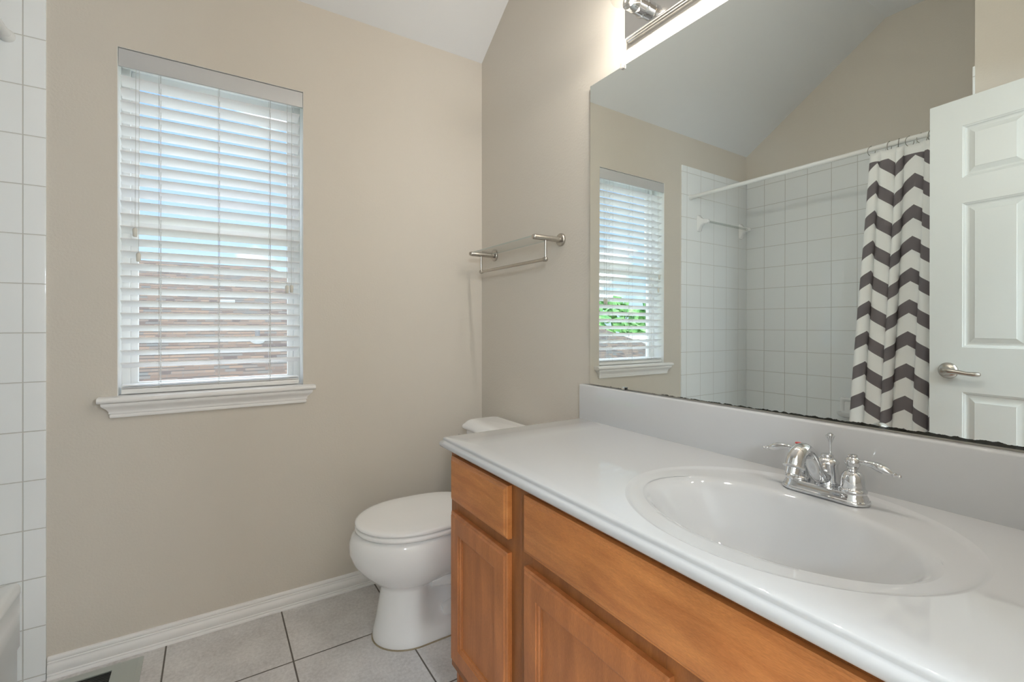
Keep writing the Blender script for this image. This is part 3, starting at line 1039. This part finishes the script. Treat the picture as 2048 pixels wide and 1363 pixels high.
# spout: low S curve rising from the column and turning down
ctrl = [(0.012, 0, 0.036, 0.0125), (-0.016, 0, 0.039, 0.0150), (-0.038, 0, 0.056, 0.0130), (-0.054, 0, 0.082, 0.0130), (-0.074, 0, 0.099, 0.0138), (-0.097, 0, 0.101, 0.0152), (-0.113, 0, 0.090, 0.0160), (-0.120, 0, 0.077, 0.0158)]
cp = smooth_path(ctrl, 7)
bm = NB(); tube(bm, [c[:3] for c in cp], [c[3] for c in cp], 22)
end = Vector(cp[-1][:3])
dirn = (Vector(cp[-1][:3]) - Vector(cp[-3][:3])).normalized()
sp_ = obj('spout', bm, M['chrome'], fau, ang=50)
bm = NB()
lathe(bm, [(0.0158, -0.001), (0.0188, 0.0), (0.0196, 0.002), (0.0180, 0.004), (0.0140, 0.005), (0.0138, 0.016), (0.0122, 0.0165), (0.0117, 0.012), (0.0, 0.012)], end, dirn, 24)
obj('aerator', bm, M['chrome'], sp_, ang=35)
bm = NB(); tube(bm, [(0.026, 0, 0.072), (0.026, 0, 0.109)], 0.0022, 10)
lathe(bm, [(0.0026, 0.100), (0.0052, 0.108), (0.0078, 0.1135), (0.0086, 0.1165), (0.0060, 0.1175), (0.0050, 0.1205), (0.0, 0.1225)], (0.026, 0, 0), n=12)
obj('pop_up_rod', bm, M['chrome'], fau, ang=40)

# ------------------------------------------------------------------ wall mirror (leans very slightly)
a_, b_ = math.radians(0.2506), math.radians(-0.1407)
mn = Vector((math.cos(a_) * math.cos(b_), math.sin(a_) * math.cos(b_), math.sin(b_)))
mo = Vector((-0.005, -1.6, 0.95))
def mx_at(y, z):
    return mo.x - (mn.y * (y - mo.y) + mn.z * (z - mo.z)) / mn.x
MY1, MY0, MZ0, MZ1 = -0.8243, -2.02, 0.9389, 2.013
bm = NB()
cs = [(MY1, MZ0), (MY0, MZ0), (MY0, MZ1), (MY1, MZ1)]
f_ = [bm.verts.new((mx_at(y, z), y, z)) for y, z in cs]
k_ = [bm.verts.new((mx_at(y, z) + 0.0024, y, z)) for y, z in cs]
bm.faces.new(f_).material_index = 0
bm.faces.new(k_[::-1]).material_index = 1
for i in range(4):
    bm.faces.new((f_[i], f_[(i + 1) % 4], k_[(i + 1) % 4], k_[i])).material_index = 1
o = obj('wall_mirror', bm, [M['mirror'], mat('mirror_edge', (0.10, 0.14, 0.12), 0.2)])
tag(o, 'large frameless rectangular mirror above the sink backsplash', 'mirror')
for y, z, up_, lab in ((-0.984, MZ1, 1, 'clear plastic clip on the top edge of the mirror'), (-0.988, MZ0, -1, 'small clip on the bottom edge of the mirror')):
    bm = NB()
    x_ = mx_at(y, z)
    if up_ > 0:
        bx(bm, x_ - 0.0075, WX, y - 0.007, y + 0.007, z - 0.0005, z + 0.014, 0.002)
        bx(bm, x_ - 0.0075, x_ - 0.001, y - 0.007, y + 0.007, z - 0.010, z + 0.002, 0.002)
        tag(obj('mirror_clip', bm, M['clip']), lab, 'clip')
    else:
        bx(bm, x_ - 0.005, x_ - 0.001, y - 0.011, y + 0.004, z - 0.003, z + 0.007, 0.001)
        o = obj('mirror_clip', bm, M['chrome']); tag(o, lab, 'clip')
        bm = NB(); bx(bm, x_ - 0.0058, x_ - 0.001, y - 0.014, y - 0.010, z - 0.002, z + 0.006, 0.001)
        obj('clip_screw', bm, M['black'], o)

# ------------------------------------------------------------------ vanity light bar
PY1, PY0, PZ0, PZ1 = -1.013, -1.927, 2.073, 2.205
vl = thing('vanity_light', 'polished chrome bar light with clear globe bulbs above the mirror', 'wall light', (0, (PY0 + PY1) / 2, (PZ0 + PZ1) / 2))
cy, cz = (PY0 + PY1) / 2, (PZ0 + PZ1) / 2
bm = NB()
rings = []
for d, ins in ((0.0, 0.0), (0.014, 0.0), (0.0145, 0.0015), (0.016, 0.003), (0.022, 0.003), (0.0225, 0.0045), (0.024, 0.0060), (0.030, 0.0062), (0.031, 0.0075)):
    rings.append([(WX - d, PY1 - cy - ins * (0.2), PZ0 - cz + ins), (WX - d, PY0 - cy + ins * 0.2, PZ0 - cz + ins), (WX - d, PY0 - cy + ins * 0.2, PZ1 - cz - ins), (WX - d, PY1 - cy - ins * 0.2, PZ1 - cz - ins)])
loft(bm, rings)
obj('back_plate', bm, M['plate'], vl, ang=20)
for k in range(4):
    yb_ = -1.0895 - 0.2537 * k - cy
    bm = NB()
    zc_ = 0.0
    lathe(bm, [(0.030, 0.0), (0.030, 0.003), (0.0265, 0.006), (0.0255, 0.034), (0.0262, 0.035), (0.0255, 0.036), (0.0255, 0.062), (0.0225, 0.063), (0.0, 0.063)], (-0.028, yb_, zc_), (-1, 0, 0), 28)
    sk = obj('lamp_socket', bm, M['chrome'], vl, ang=35)
    bm = NB()
    prof = [(0.0125, 0.058), (0.0125, 0.064)]
    for j in range(1, 16):
        a = PI * (0.12 + 0.88 * j / 15)
        prof.append((0.0315 * math.sin(a), 0.062 + 0.034 - 0.0315 * math.cos(a)))
    lathe(bm, prof, (-0.028, yb_, zc_), (-1, 0, 0), 28, cap0=False)
    gb = obj('globe_bulb', bm, M['bulbglass'], vl, ang=60)
    bm = NB()
    for q in (-1, 0, 1):
        pts = [(-0.028 - 0.062 - 0.012 - 0.034 * t, yb_ + 0.010 * q * math.sin(PI * t) + 0.003 * math.cos(14 * t), zc_ + 0.010 * math.sin(PI * t + q)) for t in [i / 14 for i in range(15)]]
        tube(bm, pts, 0.0012, 6)
    obj('filament', bm, M['filament'], gb)
    ld = bpy.data.lights.new('bulb_light', 'POINT')
    ld.energy = BULB_W
    ld.color = (1.0, 0.95, 0.88)
    ld.shadow_soft_size = 0.016
    lo = bpy.data.objects.new('bulb_light', ld); C.objects.link(lo)
    lo.location = (-0.028 - 0.100, yb_ + cy, cz)

# ------------------------------------------------------------------ glass shelf with towel bar
gs = thing('glass_shelf', 'small glass shelf with brushed nickel posts and towel bar', 'shelf', (WX, -0.39, 1.486))
YA, YB = 0.255, -0.258
for yy in (YA, YB):
    bm = NB()
    lathe(bm, [(0.0255, 0.0), (0.0255, 0.006), (0.0240, 0.0085), (0.0235, 0.0095), (0.0110, 0.0100), (0.0105, 0.012), (0.0105, 0.132), (0.0095, 0.134), (0.0088, 0.1345), (0.0088, 0.138), (0.0070, 0.1395), (0.0, 0.1395)], (0, yy, 0), (-1, 0, 0), 28)
    po = obj('shelf_post', bm, M['nickel'], gs, ang=30)
    bm = NB(); tube(bm, [(-0.078, yy, -0.006), (-0.078, yy, -0.076)], 0.0052, 14)
    ball(bm, (-0.078, yy, -0.082), 0.0100, 16)
    obj('hanger', bm, M['nickel'], po)
bm = NB(); tube(bm, [(-0.078, YB + 0.006, -0.082), (-0.078, YA - 0.006, -0.082)], 0.0066, 16)
for yy, s_ in ((YB + 0.010, 1), (YA - 0.010, -1)):
    lathe(bm, [(0.0085, -0.004), (0.0085, 0.003)], (-0.078, yy, -0.082), (0, 1, 0), 16)
obj('towel_bar', bm, M['nickel'], gs)
bm = NB(); bx(bm, -0.128, -0.020, YB + 0.004, YA - 0.004, 0.0035, 0.0085)
for f in bm.faces:
    if abs(f.calc_center_median().z - 0.006) < 0.002:
        f.material_index = 1
o = obj('glass_panel', bm, [M['shelfglass'], M['shelfedge']], gs)

# ------------------------------------------------------------------ toilet
TYC = -0.390
toi = thing('toilet', 'white two-piece toilet with closed lid beside the vanity', 'toilet', (0, TYC, 0))
def tring(xf, xb, hw, z, narrow=1.0, xm=None, n=24, p=2.0, xt=None):
    """outline: half ellipse nose at xf, straight sides back to xb. narrow scales the rear half width."""
    xm = xm if xm is not None else xf + hw * 1.25
    pts = []
    for k in range(n + 1):
        a = PI / 2 + PI * k / n
        ca, sa = math.cos(a), math.sin(a)
        x = xm + (xm - xf) * math.copysign(abs(ca) ** (2 / p), ca)
        y = hw * math.copysign(abs(sa) ** (2 / p), sa)
        pts.append((x, y, z))
    m_ = 10
    back = []
    for k in range(1, m_ + 1):
        t = k / m_
        x = xm + (xb - xm) * t
        s = 1 - (1 - narrow) * min(1, max(0, (t * (xb - xm)) / 0.08)) ** 1.0 if narrow < 1 else 1
        s2 = min(1.0, max(0.0, t * (xb - xm) / 0.075))
        s2 = s2 * s2 * (3 - 2 * s2)
        w = hw * (1 - (1 - narrow) * s2)
        if k == m_:
            w *= 0.94
        back.append((x, w, z))
    lo = [(x, -w, zz) for x, w, zz in back]
    return pts + lo + [(x, w, zz) for x, w, zz in back[::-1]]
bm = NB()
RG = []
for z, xf, hw, nar, xb, xm in (
        (0.000, -0.662, 0.122, 1.0, -0.12, -0.52), (0.012, -0.664, 0.124, 1.0, -0.12, -0.52), (0.035, -0.660, 0.120, 1.0, -0.12, -0.52), (0.050, -0.656, 0.115, 0.92, -0.12, -0.52),
        (0.075, -0.651, 0.109, 0.62, -0.12, -0.52), (0.11, -0.645, 0.103, 0.45, -0.12, -0.52), (0.15, -0.638, 0.097, 0.42, -0.13, -0.52), (0.185, -0.633, 0.093, 0.48, -0.14, -0.52),
        (0.200, -0.635, 0.095, 0.62, -0.15, -0.51), (0.208, -0.645, 0.104, 0.75, -0.16, -0.51), (0.218, -0.664, 0.123, 0.85, -0.16, -0.51), (0.235, -0.680, 0.138, 0.95, -0.17, -0.50), (0.262, -0.708, 0.160, 1.0, -0.18, -0.50),
        (0.295, -0.732, 0.177, 1.0, -0.19, -0.49), (0.335, -0.747, 0.188, 0.96, -0.20, -0.49), (0.368, -0.745, 0.188, 0.92, -0.20, -0.49), (0.388, -0.737, 0.184, 0.90, -0.20, -0.49), (0.397, -0.726, 0.177, 0.90, -0.20, -0.49), (0.400, -0.714, 0.169, 0.90, -0.20, -0.49)):
    RG.append(tring(xf, xb, hw, z, nar, xm))
loft(bm, RG)
obj('bowl', bm, M['porcelain'], toi, ang=60)
for s_ in (-1, 1):
    bm = NB()
    pts = smooth_path([(-0.47, 0.060 * s_, 0.20, 0.030), (-0.40, 0.068 * s_, 0.205, 0.042), (-0.33, 0.070 * s_, 0.19, 0.046), (-0.27, 0.068 * s_, 0.13, 0.044), (-0.33, 0.066 * s_, 0.075, 0.040), (-0.42, 0.060 * s_, 0.06, 0.030)], 6)
    tube(bm, [p[:3] for p in pts], [p[3] for p in pts], 14)
    obj('trapway', bm, M['porcelain'], toi, ang=60)
bm = NB()
loft(bm, [tring(-0.6665, -0.118, 0.1265, z, 1.0, -0.52) for z in (0.0, 0.0035)])
obj('caulk_bead', bm, M['caulk'], toi)
def oval(xf, xb, hw, z, n=56, p=2.15):
    cx_ = xf + (xb - xf) * 0.44
    pts = []
    for k in range(n):
        a = 2 * PI * k / n
        ca, sa = math.cos(a), math.sin(a)
        rx = (cx_ - xf) if ca < 0 else (xb - cx_)
        pp = 2.0 if ca < 0 else 2.7
        pts.append((cx_ + rx * math.copysign(abs(ca) ** (2 / pp), ca), hw * math.copysign(abs(sa) ** (2 / pp), sa), z))
    return pts
bm = NB()
loft(bm, [oval(-0.722 - o1, -0.245, 0.179 + o1, z) for z, o1 in ((0.4015, -0.006), (0.4025, -0.001), (0.406, 0.003), (0.412, 0.004), (0.418, 0.002), (0.4205, -0.004))])
obj('seat', bm, M['seat'], toi, ang=60)
bm = NB()
loft(bm, [oval(-0.722 - o1, -0.245 + o1, 0.179 + o1, z) for z, o1 in ((0.4225, -0.004), (0.4235, 0.001), (0.428, 0.0035), (0.434, 0.002), (0.4370, -0.006), (0.4390, -0.020), (0.4400, -0.06), (0.4405, -0.12))])
obj('lid', bm, M['seat'], toi, ang=60)
for s_ in (-1, 1):
    bm = NB()
    bx(bm, -0.250, -0.222, 0.07 * s_ - 0.018, 0.07 * s_ + 0.018, 0.400, 0.430, 0.005)
    obj('seat_hinge', bm, M['seat'], toi)
bm = NB()
RG = []
for z, g in ((0.385, -0.03), (0.392, -0.016), (0.42, -0.010), (0.55, -0.004), (0.68, 0.0)):
    RG.append(rrect(-0.192 - g * 0.4, -0.020, -0.208 - g, 0.208 + g, 0.035, z, 6))
loft(bm, RG)
obj('tank', bm, M['porcelain'], toi, ang=50)
bm = NB()
RG = []
for z, g in ((0.682, -0.004), (0.684, 0.006), (0.690, 0.010), (0.697, 0.0095), (0.703, 0.005), (0.709, -0.001), (0.715, -0.006), (0.720, -0.012), (0.7235, -0.022), (0.725, -0.035)):
    RG.append(rrect(-0.198 - g, -0.012 + min(0, g), -0.212 - g, 0.212 + g, 0.034 if g > -0.02 else 0.026, z, 6))
loft(bm, RG)
obj('tank_lid', bm, M['porcelain'], toi, ang=50)
bm = NB()
lathe(bm, [(0.013, 0.0), (0.013, 0.005), (0.008, 0.008), (0.007, 0.018), (0.0, 0.019)], (-0.191, 0.155, 0.650), (-1, 0, 0), 18)
tube(bm, [(-0.205, 0.155, 0.650), (-0.212, 0.185, 0.651), (-0.213, 0.215, 0.651)], [0.0055, 0.005, 0.006], 10)
obj('flush_lever', bm, M['chrome'], toi)

# ------------------------------------------------------------------ floor register
rg = thing('floor_register', 'grey-green metal floor vent register beside the baseboard', 'floor vent', (-1.50, -0.110, 0.0))
bm = NB()
R1 = [rrect(-0.143 + i_, 0.143 - i_, -0.085 + i_, 0.073 - i_, 0.004, z, 3) for i_, z in ((0, 0.0005), (0.001, 0.003), (0.012, 0.006), (0.014, 0.0062))]
loft(bm, R1, True, False)
bx(bm, 0.062, 0.129, -0.071, 0.059, 0.0035, 0.0062)
bx(bm, -0.129, -0.10, -0.071, 0.059, 0.0035, 0.0062)
bx(bm, -0.10, 0.062, 0.036, 0.059, 0.0035, 0.0062)
bx(bm, -0.10, 0.062, -0.071, -0.045, 0.0035, 0.0062)
obj('register_frame', bm, M['register'], rg, ang=30)
bm = NB(); bx(bm, -0.10, 0.062, -0.045, 0.036, 0.0005, 0.0020)
obj('register_duct', bm, M['dark'], rg)
bm = NB()
for k in range(9):
    yy = -0.040 + k * 0.009
    bx(bm, -0.10, 0.062, yy, yy + 0.0012, 0.0020, 0.0040)
obj('register_louvre', bm, mat('louvre_dark', (0.06, 0.065, 0.06), 0.5), rg)

# ------------------------------------------------------------------ the open door
DW, DH, DTK = 0.727, 2.069, 0.035
d1 = thing('door_1', 'open white six-panel door with brushed nickel lever', 'door', (-1.400, -1.3965, 0.0)) 
d1['kind'] = 'structure'
hang = math.atan2(-0.705, 0.082)         # from the free edge back to the hinge side
d1.rotation_euler = (0, 0, hang)
# local: +x from free edge to hinge, +y = face toward the mirror? choose faces at y=0 and y=-DTK
bm = NB()
ST, PW, MU = 0.105, 0.192, 0.119
cols = [(ST, ST + PW), (DW - ST - PW, DW - ST)]
rowsz = [(0.222, 0.8887), (1.0683, 1.6461), (1.7481, 1.9574)]
xs = [0] + [c for cc in cols for c in cc] + [DW]
zs_ = [0] + [r for rr in rowsz for r in rr] + [DH]
def panel_faces(bm, y, sgn):
    """front skin with recessed, raised-field panels; sgn=+1 face looks to +y"""
    for ix in range(len(xs) - 1):
        for iz in range(len(zs_) - 1):
            xa, xb_, za, zb_ = xs[ix], xs[ix + 1], zs_[iz], zs_[iz + 1]
            is_panel = ix in (1, 3) and iz in (1, 3, 5)
            if not is_panel:
                bm.faces.new([bm.verts.new(p) for p in ((xa, y, za), (xb_, y, za), (xb_, y, zb_), (xa, y, zb_))])
            else:
                rr = []
                for ins, dep in ((0, 0), (0.002, -0.0025), (0.006, -0.0040), (0.009, -0.0085), (0.013, -0.0100), (0.019, -0.0095), (0.036, -0.0035), (0.0375, -0.0020)):
                    rr.append([(xa + ins, y + sgn * dep, za + ins), (xb_ - ins, y + sgn * dep, za + ins), (xb_ - ins, y + sgn * dep, zb_ - ins), (xa + ins, y + sgn * dep, zb_ - ins)])
                loft(bm, rr, False, True)
panel_faces(bm, 0, 1)
panel_faces(bm, -DTK, -1)
for q in (((0, 0, 0), (0, -DTK, 0), (0, -DTK, DH), (0, 0, DH)), ((DW, 0, 0), (DW, -DTK, 0), (DW, -DTK, DH), (DW, 0, DH)),
          ((0, 0, DH), (DW, 0, DH), (DW, -DTK, DH), (0, -DTK, DH)), ((0, 0, 0), (DW, 0, 0), (DW, -DTK, 0), (0, -DTK, 0))):
    bm.faces.new([bm.verts.new(p) for p in q])
bmesh.ops.remove_doubles(bm, verts=bm.verts, dist=1e-5)
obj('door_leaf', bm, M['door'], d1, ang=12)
for s_, y_ in ((1, 0.0), (-1, -DTK)):
    bm = NB()
    hz, hx_ = 0.9713, 0.062
    lathe(bm, [(0.033, 0), (0.033, 0.003), (0.0315, 0.006), (0.028, 0.009), (0.0265, 0.0105), (0.020, 0.013), (0.014, 0.016), (0.012, 0.020)], (hx_, y_, hz), (0, s_, 0), 32)
    hn = obj('door_handle', bm, M['nickel'], d1, ang=40)
    bm = NB()
    pp = smooth_path([(hx_, y_ + s_ * 0.018, hz, 0.0120), (hx_ + 0.000, y_ + s_ * 0.036, hz, 0.0145), (hx_ + 0.018, y_ + s_ * 0.047, hz + 0.001, 0.0130), (hx_ + 0.045, y_ + s_ * 0.047, hz - 0.001, 0.0095),
                      (hx_ + 0.072, y_ + s_ * 0.046, hz - 0.005, 0.0082), (hx_ + 0.092, y_ + s_ * 0.044, hz - 0.006, 0.0092), (hx_ + 0.104, y_ + s_ * 0.038, hz - 0.006, 0.0086)], 5)
    tube(bm, [p[:3] for p in pp], [p[3] for p in pp], 14)
    ball(bm, (hx_, y_ + s_ * 0.040, hz), 0.0155, 16)
    ball(bm, pp[-1][:3], 0.0086, 12)
    obj('lever', bm, M['nickel'], hn, ang=60)
    bm = NB(); lathe(bm, [(0.0065, 0.0), (0.0062, 0.0035), (0.0, 0.004)], (hx_, y_ + s_ * 0.051, hz), (0, s_, 0), 16)
    bx(bm, hx_ - 0.0045, hx_ + 0.0045, y_ + s_ * 0.0545, y_ + s_ * 0.0562, hz - 0.0008, hz + 0.0008)
    obj('lock_button', bm, M['nickel'], hn)

# ceiling lamp added in the hall as fill light, out of view
hl = thing('hall_fill_lamp', 'round glass fill lamp added on the hallway ceiling behind the camera', 'ceiling lamp', (-0.75, -3.05, ZC1))
bm = NB(); lathe(bm, [(0.17, 0.0), (0.17, 0.02), (0.16, 0.03)], (0, 0, 0), (0, 0, -1), 32)
obj('fill_lamp_base', bm, M['nickel'], hl)
bm = NB(); lathe(bm, [(0.155, 0.03), (0.15, 0.05), (0.12, 0.08), (0.06, 0.10), (0.0, 0.104)], (0, 0, 0), (0, 0, -1), 32)
obj('fill_lamp_glass', bm, M['fill_glass'], hl, ang=60)
ld = bpy.data.lights.new('hall_fill_light', 'AREA')
ld.shape = 'DISK'; ld.size = 0.30; ld.energy = HALL_FILL_W; ld.color = (0.78, 0.90, 1.0)
lo = bpy.data.objects.new('hall_fill_light', ld); C.objects.link(lo)
lo.location = (-0.75, -3.05, ZC1 - 0.115)

for sx_, lab in ((-1.86, 'white drum shade fill sconce added at the tub end of the hallway'), (-0.15, 'white drum shade fill sconce added at the vanity end of the hallway')):  # unseen sconces added to send fill light through the doorway
    hs = thing('fill_sconce', lab, 'wall light', (sx_, -3.88, 1.75), group='added hallway fill sconces')
    bm = NB(); bx(bm, -0.05, 0.05, 0.0, 0.02, -0.08, 0.08, 0.004); tube(bm, [(0, 0.01, 0), (0, 0.15, 0)], 0.008, 10)
    obj('fill_sconce_bracket', bm, M['nickel'], hs)
    bm = NB(); lathe(bm, [(0.13, -0.14), (0.115, 0.14), (0.112, 0.14), (0.127, -0.14)], (0, 0.16, 0), n=32, cap0=False, cap1=False)
    obj('fill_sconce_shade', bm, M['fill_glass'], hs)
    ld = bpy.data.lights.new('fill_sconce_light', 'POINT'); ld.energy = SCONCE_FILL_W; ld.shadow_soft_size = 0.16; ld.color = (0.78, 0.90, 1.0)
    lo = bpy.data.objects.new('fill_sconce_light', ld); C.objects.link(lo); lo.location = (sx_, -3.55, 1.75)

# ------------------------------------------------------------------ outside
bm = NB(); bx(bm, -60, 60, 0.6, 90, -3.3, -3.2)
o = obj('ground_outside', bm, M['lawn']); struct(o)

def roof_mesh(bm, uvl, quads):
    """quads: list of (points, u axis, v axis)"""
    for pts in quads:
        P = [Vector(p) for p in pts]
        vs = [bm.verts.new(p) for p in P]
        f = bm.faces.new(vs)
        n_ = (P[1] - P[0]).cross(P[2] - P[0]).normalized()
        if n_.z < 0:
            n_ = -n_
        u_ = Vector((0, 0, 1)).cross(n_)
        if u_.length < 1e-3:
            u_ = Vector((1, 0, 0))
        u_.normalize()
        v_ = n_.cross(u_)
        for lp, p in zip(f.loops, P):
            lp[uvl].uv = (p.dot(u_) + 20, p.dot(v_) + 20)
nb = thing('neighbour_house', 'brown shingled hip roof of the house next door seen through the blind', 'house', (0, 0, 0))
RY, RZZ, RXe = 9.0, 2.36, -0.14
bm = NB(); uvl = bm.loops.layers.uv.new('UVMap')
ev = 5.0
ez = RZZ - ev * 0.5
roof_mesh(bm, uvl, [
    [(-4.6, RY, RZZ), (RXe, RY, RZZ), (RXe + ev, RY - ev, ez), (-4.6 - ev, RY - ev, ez)],
    [(-4.6, RY, RZZ), (RXe, RY, RZZ), (RXe + ev, RY + ev, ez), (-4.6 - ev, RY + ev, ez)],
    [(RXe, RY, RZZ), (RXe + ev, RY - ev, ez), (RXe + ev, RY + ev, ez)],
    [(-4.6, RY, RZZ), (-4.6 - ev, RY - ev, ez), (-4.6 - ev, RY + ev, ez)]])
obj('roof', bm, M['shingle'], nb, ang=5)
bm = NB(); bx(bm, -9.0, RXe + ev - 0.6, RY - ev + 0.5, RY + ev - 0.5, -3.2, ez + 0.02)
obj('house_wall', bm, M['brick'], nb)
def zr(y):
    return RZZ - (RY - y) * 0.5
for x, y, lab in ((-0.566, 6.11, 'pale plastic vent cap lower on the neighbouring roof'), (-0.93, 7.37, 'flat white roof vent higher on the neighbouring roof')):
    bm = NB()
    if y < 7:
        tube(bm, [(0, 0, -0.05), (0, 0, 0.20)], 0.035, 14)
        o = obj('vent_pipe', bm, mat('grey_vent_pipe', (0.22, 0.21, 0.2), 0.5))
        o.location = (x, y, zr(y))
        bm = NB(); lathe(bm, [(0.11, -0.10), (0.10, 0.01), (0.05, 0.04), (0.035, 0.05)], (0, 0, 0), n=18)
        obj('pipe_boot', bm, M['vent'], o)
    else:
        bx(bm, -0.11, 0.11, -0.10, 0.10, -0.08, 0.035, 0.01)
        o = obj('roof_vent', bm, M['vent'])
        o.location = (x, y, zr(y))
    tag(o, lab, 'roof vent')

# second house with a pale roof toward the west, and trees
h2 = thing('distant_house', 'pale roofed house glimpsed in the mirror through the blind', 'house', (0, 0, 0))
bm = NB(); uvl = bm.loops.layers.uv.new('UVMap')
roof_mesh(bm, uvl, [
    [(-24, 11, 0.9), (-13, 11, 0.9), (-13, 6.0, -1.4), (-24, 6.0, -1.4)],
    [(-24, 11, 0.9), (-13, 11, 0.9), (-13, 16, -1.4), (-24, 16, -1.4)],
    [(-24, 11, 0.9), (-24, 6, -1.4), (-24, 16, -1.4)], [(-13, 11, 0.9), (-13, 6, -1.4), (-13, 16, -1.4)]])
obj('roof', bm, M['pale_roof'], h2, ang=5)
bm = NB(); bx(bm, -23.6, -13.4, 6.4, 15.6, -3.2, -1.35)
obj('house_wall', bm, M['brick'], h2)

def tree(x, y, h, r, seed, lab):
    rnd = random.Random(seed)
    t = thing('tree', lab, 'tree', (x, y, -3.2), group='trees beyond the neighbouring houses')
    bm = NB(); tube(bm, [(0, 0, 0), (0.1, 0.05, h * 0.3), (0.0, 0.1, h * 0.6)], [0.22, 0.17, 0.10], 10)
    obj('trunk', bm, M['bark'], t)
    bm = NB()
    for k in range(520):
        a, b2 = rnd.uniform(0, 2 * PI), rnd.uniform(-1, 1)
        rr = r * rnd.uniform(0.55, 1.0) ** 0.5
        c = Vector((rr * math.cos(a) * math.sqrt(1 - b2 * b2), rr * math.sin(a) * math.sqrt(1 - b2 * b2), h * 0.68 + rr * 0.85 * b2))
        s = r * rnd.uniform(0.10, 0.2)
        u_ = Vector((rnd.gauss(0, 1), rnd.gauss(0, 1), rnd.gauss(0, 1))).normalized()
        w_ = u_.orthogonal().normalized()
        q = u_.cross(w_)
        pts = [c + w_ * s, c + q * s * 0.7, c - w_ * s, c - q * s * 0.7, ]
        bm.faces.new([bm.verts.new(p) for p in pts])
    obj('foliage', bm, M['leaf'], t, recalc=False)
tree(-19.5, 19, 5.6, 2.6, 3, 'leafy green tree behind the pale roof, nearest the window side')
tree(-27.5, 21, 6.0, 2.8, 5, 'leafy green tree behind the middle of the pale roof')
tree(-36.0, 24, 6.2, 3.0, 8, 'leafy green tree behind the far end of the pale roof')
